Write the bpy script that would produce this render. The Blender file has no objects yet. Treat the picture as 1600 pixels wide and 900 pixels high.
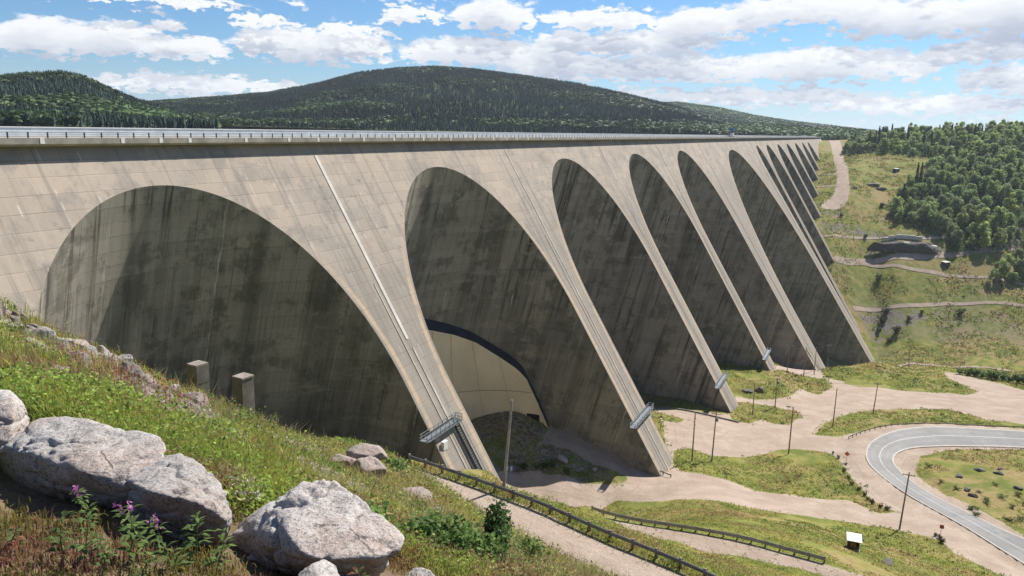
import bpy, math, json
import numpy as np
from mathutils import Matrix, Vector

D = json.loads(r'''{"cam":{"f":1194.868904,"th":0.207328,"ro":0.0266,"ph":0.441201,"d":92.717896,"H":-3.443279,"t":0.620665,"sA":109.615219},"anch":[[0.0,0.0,-1.65],[-6.0,-3.0,-0.3],[6.0,-4.0,-3.5],[0.0,-15.0,0.3],[-25.0,-20.0,5.0],[25.0,-20.0,-8.0],[60.0,-40.0,-30.0],[-60.0,-60.0,12.0],[0.0,-80.0,5.0],[120.0,-80.0,-60.0],[-1200.0,-300.0,20.0],[-600.0,-1200.0,60.0],[800.0,-1000.0,40.0],[1500.0,-200.0,10.0],[1800.0,700.0,-25.0],[400.0,-200.0,-60.0],[700.0,100.0,-50.0],[900.0,450.0,-20.0],[1400.0,1200.0,-25.0],[1200.0,1600.0,-15.0],[-2.32,3.38,-2.15],[-1.59,3.51,-2.27],[-2.9,4.35,-2.42],[-2.47,4.21,-2.35],[-1.94,3.89,-2.41],[-1.65,3.98,-2.46],[-1.27,3.9,-2.59],[-0.9,4.23,-2.74],[-0.48,5.86,-3.72],[0.1,9.02,-5.7],[1.31,15.33,-9.69],[-8.24,70.7,-33.11],[-10.3,88.37,-41.38],[-3.22,68.56,-33.57],[-4.0,85.24,-41.73],[2.93,64.45,-33.66],[3.76,82.87,-43.28],[7.34,58.49,-32.86],[-12.24,74.55,-34.22],[-9.26,111.38,-53.45],[0.86,110.78,-56.34],[-4.32,6.12,-2.46],[-3.87,7.99,-3.31],[-2.46,6.95,-3.39],[-1.06,7.74,-4.49],[-0.64,10.0,-5.89],[0.14,13.59,-8.25],[-8.67,12.4,-4.2],[-8.16,13.32,-4.68],[-7.3,15.15,-5.69],[-4.93,13.96,-6.48],[-3.42,12.95,-6.43],[-2.57,14.79,-7.42],[-1.76,17.44,-9.41],[-0.5,18.22,-10.52],[-16.7,24.12,-6.77],[-15.01,23.99,-7.4],[-13.41,24.78,-8.51],[-12.41,28.22,-11.56],[-9.99,29.86,-13.51],[-7.54,30.74,-14.15],[-5.8,33.44,-15.94],[-3.75,31.42,-15.79],[-1.77,27.54,-14.82],[0.24,23.61,-14.08],[-21.39,30.98,-8.17],[-19.76,30.79,-9.09],[-17.33,30.64,-9.82],[-16.1,32.29,-11.65],[-15.0,34.86,-14.01],[-13.85,37.5,-16.07],[-12.72,40.19,-17.81],[-10.38,45.75,-20.55],[-8.41,51.24,-23.62],[-24.76,55.99,-25.28],[-36.07,58.66,-22.34],[-46.66,66.8,-22.51],[-55.56,67.59,-18.72],[-21.0,59.32,-28.93],[-18.29,64.9,-31.52],[-25.12,29.38,-6.09],[-6.66,7.56,-2.93],[18.25,63.35,-38.88],[29.28,76.89,-47.38],[12.68,65.63,-37.79],[34.96,123.92,-66.7],[51.97,123.55,-68.47],[58.47,116.49,-68.03],[77.47,127.05,-76.12],[237.49,449.09,-148.32],[276.82,449.3,-147.3],[309.51,439.16,-146.93],[359.36,429.15,-145.95],[202.39,458.42,-152.52],[286.53,577.76,-168.15],[345.4,584.55,-160.15],[399.49,574.7,-158.39],[470.17,570.28,-155.13],[292.27,624.37,-140.91],[369.02,633.24,-137.58],[432.07,630.66,-135.26],[509.09,625.77,-134.22],[286.1,664.04,-107.76],[341.74,673.97,-109.14],[400.32,697.93,-106.97],[449.62,661.23,-121.12],[510.85,760.38,-101.55],[603.19,753.58,-109.61],[323.09,714.29,-92.33],[409.49,718.49,-91.82],[308.57,741.87,-77.83],[406.38,820.84,-57.03],[495.68,919.53,-25.1],[349.85,800.44,-56.84],[387.73,912.32,-35.07],[475.29,1172.57,-12.36],[447.55,1037.17,-24.49],[484.8,1239.38,-10.52],[509.97,767.23,-68.98],[474.57,821.21,-55.25],[571.86,873.62,-24.75],[637.52,981.65,3.03],[591.96,1043.06,3.5],[546.39,1124.17,0.48],[575.04,1328.18,-1.27],[742.33,960.87,1.42],[863.71,1326.18,-10.8],[754.34,1428.19,-11.62],[586.16,742.67,-64.31],[-7.5,64.34,-30.5],[-2.87,61.32,-30.5],[2.63,57.53,-30.5],[6.74,53.53,-30.5],[9.92,50.99,-30.5],[13.87,47.86,-30.5],[-7.24,60.71,-30.5],[-4.77,57.66,-30.5],[-0.44,51.8,-30.5],[4.91,46.92,-30.5],[-10.0,64.42,-30.3],[8.8,43.93,-30.5],[17.17,44.29,-30.5],[-12.58,65.8,-30.0],[15.82,98.59,-54.0],[25.95,95.99,-54.0],[32.05,93.98,-54.0],[37.82,90.81,-54.0],[40.98,89.46,-54.0],[18.38,95.44,-54.0],[26.33,92.11,-54.0],[33.85,89.12,-54.0],[40.41,86.98,-54.0],[43.42,84.65,-54.0],[12.39,101.33,-54.0],[42.04,185.25,-86.0],[76.52,247.24,-93.5],[113.22,316.89,-99.5],[161.54,377.68,-117.5],[137.81,348.33,-109.0],[58.8,215.91,-89.0],[51.76,219.19,-88.5],[106.71,236.66,-93.0],[129.01,254.93,-95.0],[80.72,204.41,-89.0],[83.35,148.8,-82.0],[55.8,194.45,-87.5],[107.54,184.67,-86.0],[101.1,199.36,-87.5],[155.87,217.63,-88.0],[104.55,140.18,-82.0],[92.07,130.78,-80.0],[135.16,163.89,-84.0],[123.6,195.4,-86.0],[103.23,160.3,-83.0],[168.32,236.02,-91.0],[163.59,263.21,-96.0],[207.51,293.81,-101.0],[139.33,315.58,-105.0],[184.41,322.13,-106.0],[241.86,344.63,-109.0],[97.61,274.33,-97.0],[125.46,315.77,-104.0],[97.27,288.99,-97.0],[176.39,379.67,-116.0],[179.1,339.42,-109.0],[199.19,392.42,-118.0],[227.3,381.92,-116.0],[259.89,371.12,-114.0],[311.87,375.54,-114.0],[32.91,174.94,-86.0],[24.87,173.79,-86.0],[61.32,165.4,-84.5],[73.89,159.65,-83.5],[9.12,173.58,-85.5],[1.27,174.85,-85.5],[17.02,174.02,-86.0],[76.86,186.8,-87.0],[11.54,191.53,-77.92],[8.36,181.44,-78.89],[17.28,180.34,-80.75],[25.34,179.18,-82.93],[30.7,176.53,-84.79],[18.62,187.39,-79.94],[27.47,183.68,-81.96],[1.04,182.65,-78.41],[-8.69,181.44,-78.16],[-82.33,-27.47,-8.0],[-56.71,26.78,-26.0],[-22.05,76.77,-42.0],[-49.68,111.93,-48.0],[-15.26,173.09,-80.0],[11.61,171.46,-84.0],[30.33,234.51,-88.0],[62.35,302.32,-95.0],[105.56,370.39,-104.0],[153.03,447.5,-135.0],[192.47,484.18,-150.0],[227.63,511.8,-160.0],[262.8,539.43,-165.0],[256.52,619.81,-135.0],[267.83,714.0,-88.0],[293.2,779.44,-75.0],[320.7,849.39,-60.0],[353.06,922.58,-48.0],[383.6,996.63,-38.0],[407.74,1057.11,-26.0],[454.46,1167.76,-10.0],[-3.09,127.53,-61.0],[-180.8,-25.21,-75.0],[-397.81,77.28,-60.0],[-138.09,65.21,-75.0],[-355.11,167.7,-60.0],[-95.39,155.64,-75.0],[-312.41,258.12,-60.0],[-52.69,246.06,-75.0],[-269.71,348.55,-60.0],[-9.99,336.49,-75.0],[-227.0,438.97,-60.0],[32.72,426.91,-75.0],[-184.3,529.4,-60.0],[75.42,517.33,-75.0],[-141.6,619.82,-60.0],[118.12,607.76,-75.0],[-98.9,710.24,-60.0],[160.82,698.18,-45.0],[-56.19,800.67,-60.0],[203.53,788.61,-45.0],[-13.49,891.09,-60.0],[246.23,879.03,-45.0],[29.21,981.52,-60.0],[288.93,969.45,-45.0],[71.91,1071.94,-60.0],[331.63,1059.88,-45.0],[114.62,1162.36,-60.0],[374.34,1150.3,-45.0],[157.32,1252.79,-60.0],[-284.29,-197.52,-30.0],[-573.64,-60.87,-60.0],[-1297.03,280.75,-60.0],[-369.69,-378.36,-30.0],[-659.05,-241.72,-60.0],[-1382.44,99.9,-60.0],[-540.5,-740.06,-30.0],[-829.86,-603.41,-60.0],[-1553.25,-261.79,-60.0],[-1030.78,376.19,-80.0],[-2387.14,1016.73,-80.0],[-902.67,647.47,-80.0],[-2259.03,1288.01,-80.0],[-774.57,918.74,-80.0],[-2130.92,1559.28,-80.0],[-646.46,1190.01,-80.0],[-2002.82,1830.55,-80.0],[-518.35,1461.28,-80.0],[-1874.71,2101.82,-80.0],[398.96,1249.27,-12.0],[508.22,1363.55,-3.0],[589.6,1325.12,0.0],[418.55,1571.78,5.0],[-202.15,-70.42,-10.0],[-142.12,-154.07,0.0],[281.8,663.91,-105.0],[294.61,735.21,-76.2],[318.19,804.7,-62.7],[350.83,892.7,-49.7],[375.46,956.6,-41.5],[405.14,1033.56,-32.2]],"gravel":{"near":[[-14.26,68.26],[-10.19,65.66],[-7.45,63.94],[-2.85,60.96],[2.62,57.1],[6.7,53.16],[9.87,50.65],[13.8,47.55],[17.17,44.29],[22.72,38.61],[15.92,31.97],[10.44,37.58],[7.56,40.39],[3.98,43.2],[0.39,46.06],[-3.4,49.75],[-8.19,53.1],[-12.57,55.94],[-15.28,57.63],[-19.38,60.25]],"r3":[[11.55,102.23],[15.84,98.77],[25.99,96.17],[32.1,94.15],[37.88,90.97],[41.28,89.18],[44.87,87.05],[49.17,83.58],[55.73,77.74],[52.05,71.7],[46.32,80.91],[39.18,86.92],[33.94,89.42],[26.18,91.47],[20.03,94.86],[14.71,98.36],[11.41,100.72]],"yard":[[-6.22,133.13],[-1.95,174.03],[1.21,176.91],[8.4,183.19],[11.2,191.87],[21.42,190.2],[34.85,187.49],[41.69,183.48],[49.41,232.28],[44.77,241.42],[56.54,241.48],[75.84,244.85],[83.64,268.17],[114.96,322.77],[185.21,479.51],[221.84,515.86],[143.97,313.69],[146.91,308.13],[157.08,306.76],[170.24,301.1],[182.59,291.08],[193.25,300.11],[199.11,333.32],[205.3,365.78],[211.15,343.92],[217.56,325.62],[217.2,308.18],[208.69,256.19],[103.9,119.05],[95.72,126.78],[92.9,130.64],[83.1,149.11],[70.0,150.7],[39.05,160.17],[25.54,166.44],[21.54,163.91],[8.86,165.07]],"r10":[[516.08,1290.53],[434.94,1067.28],[383.55,927.23],[351.17,841.26],[331.04,798.98],[309.71,773.0],[303.66,758.26],[321.71,760.47],[335.12,774.12],[350.14,804.5],[369.72,857.1],[422.76,999.33],[525.75,1268.02]]},"grass":{"P1":[[10.52,89.26],[22.04,164.45],[25.89,166.85],[39.32,161.38],[42.42,156.47],[57.2,153.7],[70.85,152.64],[83.33,149.56],[87.64,146.0],[89.63,143.38],[88.97,136.0],[91.07,131.17],[90.4,127.12],[72.01,108.57],[54.45,95.79],[41.86,90.48],[32.4,95.35],[28.4,148.4]],"P2":[[43.68,187.58],[46.11,199.37],[50.93,202.48],[56.32,198.54],[70.28,202.98],[78.47,208.38],[84.15,208.75],[91.15,205.39],[92.67,201.2],[89.54,185.11],[87.76,170.55],[89.2,160.53],[84.47,160.43],[81.66,168.59],[74.55,168.06],[61.1,174.04],[56.51,179.11],[45.17,182.85]],"P3":[[95.21,224.02],[105.92,241.33],[120.83,255.67],[140.14,262.69],[158.89,263.09],[162.06,246.0],[174.46,232.97],[167.4,222.96],[153.67,232.6],[144.35,237.81],[126.8,236.34],[110.04,227.01],[101.7,221.56]],"P4":[[108.5,189.65],[115.63,200.57],[126.19,206.06],[137.96,207.37],[162.38,210.44],[147.35,180.22],[106.83,126.61],[109.99,148.3],[110.33,155.24],[108.88,162.34],[106.65,171.48],[106.55,181.28]],"P5":[[95.87,341.76],[107.82,336.4],[109.86,311.8],[124.02,329.27],[132.66,330.97],[141.38,327.31],[137.27,309.4],[123.97,291.27],[118.2,296.57],[108.44,279.98],[99.42,271.78],[90.79,268.14],[84.45,268.49],[85.47,285.08]],"P6":[[82.51,261.77],[95.01,261.51],[101.73,256.5],[101.73,251.09],[92.87,237.77],[87.21,239.74],[85.13,243.17],[78.97,236.52],[74.36,238.14],[74.13,242.66]],"P7":[[149.04,350.97],[234.8,525.15],[255.67,540.8],[187.24,375.22],[298.65,540.95],[199.11,333.32],[189.39,299.4],[180.82,292.4],[172.89,305.99],[159.34,311.37],[147.57,315.67],[142.71,330.55]],"P8":[[-3.58,175.16],[1.1,180.86],[7.89,182.15],[11.62,184.64],[25.71,179.5],[29.93,176.78],[28.73,173.69],[15.37,173.82],[0.43,175.55],[-3.42,170.46]],"P9":[[48.64,235.89],[56.21,230.38],[53.66,226.18],[46.89,226.59]]},"tracks":[[[[187.24,375.22],[197.6,385.62],[291.7,554.77],[297.23,551.24],[304.42,548.84],[313.15,548.63],[322.42,549.34],[329.81,546.85],[335.57,541.86],[341.77,537.81],[351.02,535.87],[367.38,536.52],[376.46,526.92],[379.18,509.53]],1.7],[[[283.51,619.23],[298.25,627.32],[310.41,629.59],[320.19,627.06],[330.01,626.57],[340.89,628.65],[352.55,632.05],[363.82,634.49],[374.23,635.26],[383.94,634.84],[394.7,631.38],[414.22,628.11],[437.22,630.17],[448.87,616.43]],1.9],[[[273.05,662.18],[284.25,662.24],[300.22,672.97],[316.41,681.98],[330.72,684.37],[341.75,680.06],[356.44,683.14],[373.25,689.97],[390.41,696.15],[409.22,701.61],[423.23,698.76],[432.29,695.49],[439.59,694.41],[448.55,695.93]],3.2],[[[312.44,678.17],[322.74,679.13],[330.84,675.52],[337.59,669.43],[346.04,668.19],[355.53,669.39],[365.14,670.73],[376.86,672.62],[390.21,674.15],[400.24,670.03],[410.92,662.85],[429.64,656.34],[454.7,659.64],[464.77,641.85]],2.0],[[[283.06,698.5],[290.73,698.66],[299.31,700.97],[309.33,706.42],[319.55,712.09],[329.55,716.19],[338.64,717.79],[346.48,716.73],[353.25,713.57],[361.21,710.89],[373.66,713.11],[386.82,716.52],[399.34,718.57],[411.65,720.16]],1.7],[[[361.02,926.02],[361.88,923.28],[362.62,920.25],[363.22,916.88],[363.67,913.18],[363.99,909.2],[364.21,905.02],[364.38,900.75],[364.53,896.49],[364.7,892.31],[364.92,888.29],[365.21,884.49],[365.59,880.95],[366.08,877.69]],2.0],[[[333.99,853.0],[334.84,850.61],[335.65,848.18],[336.46,845.74],[337.27,843.34],[338.12,841.04],[338.99,838.85],[339.91,836.79],[340.88,834.87],[341.89,833.07],[342.94,831.39],[344.03,829.82],[345.16,828.35],[346.32,826.98]],2.0],[[[454.52,702.57],[458.59,704.7],[463.28,707.77],[468.85,712.14],[475.71,718.39],[484.58,727.61],[496.97,741.97],[515.08,762.47],[524.12,767.14],[528.11,764.4],[528.49,756.55],[526.28,745.2],[522.72,732.21],[518.99,719.27]],4.5]],"road_out":[[102.47,130.16],[102.68,132.71],[102.82,135.27],[102.83,137.81],[102.67,140.35],[102.35,142.89],[101.95,145.41],[101.5,147.94],[101.01,150.45],[100.46,152.96],[99.88,155.45],[99.31,157.95],[98.79,160.46],[98.36,162.99],[98.01,165.52],[97.72,168.07],[97.51,170.62],[97.39,173.18],[97.32,175.74],[97.29,178.31],[97.26,180.87],[97.26,183.43],[97.33,185.99],[97.49,188.54],[97.79,191.08],[98.24,193.59],[98.86,196.05],[99.67,198.47],[100.63,200.83],[101.72,203.14],[102.92,205.4],[104.22,207.6],[105.61,209.75],[107.1,211.82],[108.69,213.82],[110.38,215.73],[112.15,217.58],[113.99,219.36],[115.91,221.04],[117.93,222.61],[120.02,224.05],[122.21,225.34],[124.49,226.42],[126.87,227.3],[129.31,227.97],[131.8,228.4],[134.32,228.57],[136.85,228.5],[139.38,228.22],[141.87,227.73],[144.34,227.09],[146.79,226.37],[149.25,225.67],[151.74,225.06],[154.24,224.53],[156.76,224.04],[159.28,223.57],[161.8,223.11],[164.33,222.65],[166.85,222.19]],"road_in":[[110.36,141.17],[110.02,143.12],[109.65,145.06],[109.2,146.98],[108.66,148.88],[108.03,150.75],[107.37,152.62],[106.7,154.48],[106.05,156.35],[105.43,158.23],[104.83,160.12],[104.3,162.02],[103.88,163.94],[103.62,165.88],[103.49,167.84],[103.43,169.82],[103.39,171.8],[103.37,173.78],[103.37,175.76],[103.42,177.74],[103.51,179.72],[103.62,181.69],[103.76,183.67],[103.92,185.64],[104.14,187.61],[104.42,189.56],[104.78,191.51],[105.21,193.44],[105.75,195.33],[106.42,197.18],[107.22,198.98],[108.15,200.71],[109.19,202.38],[110.34,203.97],[111.61,205.48],[112.98,206.89],[114.44,208.2],[115.98,209.42],[117.61,210.49],[119.33,211.42],[121.14,212.19],[123.0,212.79],[124.91,213.25],[126.85,213.59],[128.81,213.82],[130.77,213.92],[132.73,213.88],[134.69,213.71],[136.66,213.48],[138.62,213.22],[140.58,212.94],[142.54,212.64],[144.49,212.3],[146.44,211.95],[148.39,211.58],[150.33,211.21],[152.28,210.85],[154.23,210.48],[156.17,210.11],[158.12,209.74]],"rail_near":[[-9.02,65.73,-30.5],[-7.55,64.73,-30.5],[-2.89,61.68,-30.5],[2.63,57.75,-30.5],[6.78,53.91,-30.5],[9.99,51.43,-30.5],[13.96,48.25,-30.5],[16.64,45.29,-30.5]],"rail_mid":[[12.41,101.52,-54.0],[15.91,99.31,-54.0],[26.1,96.68,-54.0],[32.24,94.65,-54.0],[38.04,91.44,-54.0],[41.29,89.63,-54.0]],"rail_hair":[[103.66,218.89,-90.23],[109.87,224.45,-90.71],[117.02,229.02,-91.12],[124.99,232.75,-91.56],[137.07,235.99,-91.87],[146.74,234.75,-91.32],[156.52,230.65,-90.24],[166.91,225.1,-89.16]],"rail_b":[[13.05,188.6,-77.04],[18.46,186.05,-78.66],[24.05,183.41,-80.18],[31.06,180.1,-81.98],[37.88,183.36,-86.12],[41.25,178.91,-85.47]],"wall_c":[[46.48,242.64,-90.53],[54.46,241.78,-90.65],[62.61,239.91,-91.06],[75.4,236.62,-92.75]],"poles":[[[-0.26,60.99,-30.5],[0.26,62.56,-23.03],"bare"],[[84.09,149.69,-82.18],[85.94,152.27,-69.95],"arm"],[[49.42,191.23,-86.58],[50.02,194.02,-73.29],"two"],[[55.45,193.81,-87.4],[56.4,196.6,-74.11],"arm"],[[79.8,203.36,-88.95],[80.8,206.14,-75.75],"lamp"],[[105.55,234.89,-92.76],[106.67,237.47,-80.49],"bare"],[[127.09,252.79,-94.7],[128.59,255.05,-83.94],"arm"],[[94.73,258.18,-95.77],[95.41,260.48,-84.82],"arm"],[[83.54,247.82,-94.22],[84.02,250.04,-83.7],"bare"],[[121.92,322.35,-102.79],[122.89,324.85,-90.91],"lamp2"],[[131.66,327.88,-105.84],[132.57,330.6,-92.91],"bare"],[[141.07,339.55,-108.24],[141.91,342.18,-95.72],"bare"],[[169.38,391.68,-120.02],[169.76,394.0,-108.98],"arm"],[[188.9,398.85,-119.95],[189.17,400.85,-110.42],"arm"],[[211.17,388.97,-118.35],[211.27,390.85,-109.39],"bare"]],"pts":{"shed":[57.53,115.27,-67.33],"post_c":[45.89,217.13,-88.02],"tank":[98.45,331.6,-100.14],"rock_d1":[90.6,277.01,-96.12],"rock_d2":[95.99,279.27,-96.77],"sign1":[93.17,196.57,-87.78],"sign2":[90.91,146.33,-81.4],"boards":[0.78,174.71,-84.77],"hut":[436.75,888.28,-38.4],"farrock1":[358.01,812.48,-53.59],"farrock2":[387.53,831.8,-51.56],"farrock3":[392.68,824.19,-54.94],"farrock4":[460.83,893.34,-34.39],"farrock5":[472.26,891.52,-33.27],"hut2":[431.6,674.94,-110.37],"wallL":[324.36,689.19,-106.96],"wallR":[393.74,697.28,-104.65],"fw1":[344.52,710.42,-95.43],"fw2":[382.06,711.64,-93.99],"cut1":[292.55,724.05,-80.45],"cut2":[333.55,725.27,-88.68],"f_a":[428.89,903.7,-35.04],"stairF":[325.36,626.68,-139.45]},"vrocks":[[116.51,183.46,-84.98],[123.68,186.89,-85.16],[130.06,188.47,-85.36],[112.55,173.39,-84.13],[112.13,170.31,-83.92],[127.67,185.2,-85.14],[64.01,116.37,-69.93],[126.85,176.23,-84.8],[7.55,178.95,-80.91],[12.31,176.87,-82.39],[17.98,177.27,-83.79],[13.98,178.57,-81.76],[22.12,178.77,-83.87],[9.2,181.04,-80.08],[3.57,178.69,-82.12]],"pillars":[[[-25.0,58.51,-23.06],[-25.1,59.3,-19.31],1.4527196652719665],[[-21.96,60.06,-25.39],[-22.19,61.03,-20.78],1.5531380753138075]],"forest":[[441.34,1046.66],[516.6,1202.46],[694.9,1019.66],[532.89,757.02],[444.17,694.43],[409.68,705.41],[408.75,719.31],[372.2,744.51],[378.23,775.41],[426.85,836.04],[470.76,876.67],[501.19,927.51],[471.74,964.8]],"clouds":[[-24.24,7.42,5.11,0.5],[-31.07,4.5,3.69,1.5],[-26.66,4.67,3.41,1.48],[-22.69,4.36,2.81,1.05],[-14.41,4.89,6.2,1.43],[-17.75,6.46,2.53,0.57],[-7.76,7.49,2.48,0.76],[-1.88,7.44,3.42,1.52],[-11.33,6.23,2.67,0.59],[5.86,7.43,4.02,0.93],[-3.21,5.02,5.98,1.3],[8.66,5.71,5.72,1.2],[-23.21,2.16,6.15,0.83],[-17.07,2.21,3.02,0.52],[13.4,7.12,4.23,1.41],[19.99,7.85,6.5,1.35],[26.91,7.15,6.75,1.52],[32.04,7.12,3.74,2.16],[12.32,4.14,8.45,1.12],[21.54,4.47,7.14,1.39],[30.32,5.15,3.6,1.13],[32.55,3.42,4.35,1.12],[18.07,2.35,8.69,0.77],[27.56,1.93,8.35,0.8],[3.74,4.01,5.92,1.14],[3.21,5.62,2.74,1.3],[-36.77,4.11,4.38,1.76],[38.25,5.77,5.19,3.03],[8.85,2.42,5.34,0.53]],"plates":[59.6,70.5,76.5,81.5,92.5,102.3,109.8,115.9,123.2,133.5,144.8,151.2,156.6,168.2,178.5,186.2,192.5,199.9,210.7,222.4,234.7],"gantry":554.2,"hill_a":[[-42.12,4.4],[-37.91,27.4],[-33.24,45.6],[-31.9,51.0],[-30.01,56.4],[-28.8,51.6],[-27.4,35.5],[-25.96,20.8],[-24.65,12.3],[-22.93,-4.0],[-20.96,-29.9]],"hill_b":[[-39.57,-28.6],[-33.47,-14.2],[-29.33,3.6],[-26.37,23.9],[-24.83,36.1],[-21.25,51.6],[-17.5,71.0],[-14.03,102.5],[-11.37,134.7],[-8.68,151.1],[-5.95,158.5],[-3.19,154.8],[0.51,141.0],[4.23,122.9],[7.93,95.5],[11.14,67.6],[13.86,37.8],[16.08,18.5],[19.11,-3.0]],"hill_c":[[4.32,63.1],[8.88,112.2],[11.58,121.1],[14.25,102.1],[16.89,69.5],[19.45,48.4],[21.93,33.0],[24.33,18.1],[29.6,-14.0]],"hill_d":[[7.15,-6.0],[10.79,3.8],[13.46,9.9],[16.09,10.5],[18.64,12.3],[21.13,8.8],[23.54,6.7],[25.88,2.1],[29.56,-1.2],[34.29,-1.9]],"cover":[[0.25,41.0],[0.5292,42.0],[0.588,43.4],[0.6664,45.91],[0.7252,48.7],[0.7723,52.61],[0.8115,56.25],[0.8271,59.04],[0.8311,62.11],[0.8389,67.42],[0.8428,71.89],[0.8467,74.4]],"bushes":[[92.66,200.03,0.96,"ditch"],[91.77,193.99,0.74,"ditch"],[89.14,188.53,0.89,"ditch"],[88.25,183.76,0.79,"ditch"],[87.28,179.66,0.97,"ditch"],[87.4,176.1,0.94,"ditch"],[87.08,172.21,1.09,"ditch"],[86.38,169.23,0.88,"ditch"],[86.46,166.75,1.16,"ditch"],[87.16,164.38,1.0,"ditch"],[87.76,162.44,1.17,"ditch"],[89.72,146.18,0.77,"ditch"],[90.04,144.81,0.95,"ditch"],[89.19,142.62,1.18,"ditch"],[92.76,204.17,0.81,"ditch"],[106.45,161.52,1.53,"bend"],[105.78,158.91,1.67,"bend"],[112.62,157.7,2.03,"bend"],[115.79,158.13,1.6,"bend"],[108.02,162.16,1.22,"bend"],[113.26,167.08,2.02,"bend"],[117.86,164.72,1.49,"bend"],[118.77,169.76,1.71,"bend"],[110.52,174.2,1.47,"bend"],[109.36,179.1,1.16,"bend"],[112.42,190.68,1.73,"bend"],[124.31,172.33,1.82,"bend"],[115.03,172.55,1.13,"bend"],[122.34,166.96,1.45,"bend"],[121.92,177.31,1.33,"bend"],[211.15,343.92,2.98,"edge"],[213.29,341.45,3.09,"edge"],[217.16,341.85,4.72,"edge"],[219.16,335.0,4.55,"edge"],[222.25,334.74,3.44,"edge"],[223.81,332.16,4.23,"edge"],[225.25,329.46,2.69,"edge"],[226.68,326.44,4.61,"edge"],[228.15,324.4,3.78,"edge"],[227.05,317.91,4.4,"edge"],[217.7,337.4,3.21,"edge"],[9.15,176.56,1.58,"mound"],[7.22,175.5,1.55,"mound"],[11.05,176.64,2.17,"mound"],[4.06,176.51,1.63,"mound"],[14.59,174.38,1.7,"mound"],[311.39,599.42,5.87,"bank"],[306.34,614.05,5.71,"bank"],[302.63,590.39,4.19,"bank"],[326.94,611.86,3.92,"bank"],[313.41,622.82,5.42,"bank"],[341.26,620.15,3.32,"bank"],[299.44,604.46,4.18,"bank"],[373.85,621.14,5.63,"bank"],[320.15,657.9,5.75,"bank"],[330.95,715.41,3.7,"bank"],[318.69,744.15,3.24,"bank"],[372.17,776.4,5.36,"bank"],[407.62,772.44,4.87,"bank"]],"clump":[[419.35,655.96,0.8],[429.91,661.06,1.0],[436.28,658.02,0.9],[449.35,668.6,1.1],[453.82,664.1,1.0],[432.25,671.85,0.7],[443.29,675.98,0.9],[460.81,690.25,1.0],[480.78,701.27,1.1],[470.52,674.08,1.0]],"cutbands":[[[292.33,725.15],[328.64,728.83],[360.98,718.94],[410.96,721.37],[410.12,719.59],[358.47,713.16],[324.22,717.25],[285.65,706.01]],[[285.48,616.93],[312.09,626.09],[341.95,621.67],[357.84,621.03],[337.77,612.47],[317.28,601.46],[300.4,596.75],[292.19,586.53],[289.35,606.49]],[[328.79,705.18],[401.55,707.65],[399.0,697.97],[322.13,687.99]],[[306.75,766.69],[327.57,762.65],[327.58,749.35],[309.3,743.95],[300.03,746.62]]],"pts2":{"hut2":[392.61,685.62,-112.76]},"door":[0.8142,72.61],"rubble":[[-22.01,30.43],[-21.15,30.63],[-20.85,32.5],[-17.23,30.46],[-15.56,31.22],[-7.08,16.46],[-7.05,17.84],[-5.71,14.08],[-3.54,7.88],[-3.88,7.87],[-6.58,12.28],[-7.5,13.18],[-8.58,14.03],[-9.74,15.11],[-12.45,17.93],[-14.26,19.6]]}''')
C = D['cam']
scene = bpy.context.scene
col = scene.collection
rng = np.random.default_rng(7)

# ------------------------------------------------------------------ camera
th, ro, F = C['th'], C['ro'], C['f']
fw = np.array([0, math.cos(th), -math.sin(th)])
u0 = np.array([0, math.sin(th), math.cos(th)])
r0 = np.array([1.0, 0, 0])
cr = math.cos(ro) * r0 + math.sin(ro) * u0
cu = math.cos(ro) * u0 - math.sin(ro) * r0
cam_d = bpy.data.cameras.new('camera')
cam = bpy.data.objects.new('camera', cam_d)
col.objects.link(cam)
M = Matrix.Identity(4)
for i in range(3):
    M[i][0], M[i][1], M[i][2] = cr[i], cu[i], -fw[i]
cam.matrix_world = M
cam_d.sensor_width = 36
cam_d.lens = 36 * F / 1600
cam_d.clip_start = 0.1
cam_d.clip_end = 30000
scene.camera = cam

# ------------------------------------------------------------------ light
SUN_AZ, SUN_EL = 42.0, 47.0
saz, sel = math.radians(SUN_AZ), math.radians(SUN_EL)
sun_dir = np.array([math.sin(saz) * math.cos(sel), math.cos(saz) * math.cos(sel), math.sin(sel)])
sun_d = bpy.data.lights.new('sun', 'SUN')
sun_d.energy = 5.0
sun_d.angle = math.radians(0.5)
sun_d.color = (1.0, 0.945, 0.86)
sun = bpy.data.objects.new('sun', sun_d)
col.objects.link(sun)
sun.rotation_euler = Vector(tuple(-sun_dir)).to_track_quat('-Z', 'Y').to_euler()
scene.view_settings.view_transform = 'Standard'
scene.view_settings.look = 'None'
scene.view_settings.exposure = 0.74
scene.view_settings.gamma = 1.0
scene.render.engine = 'CYCLES'
scene.cycles.max_bounces = 6
scene.cycles.diffuse_bounces = 3
scene.cycles.transparent_max_bounces = 8


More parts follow.
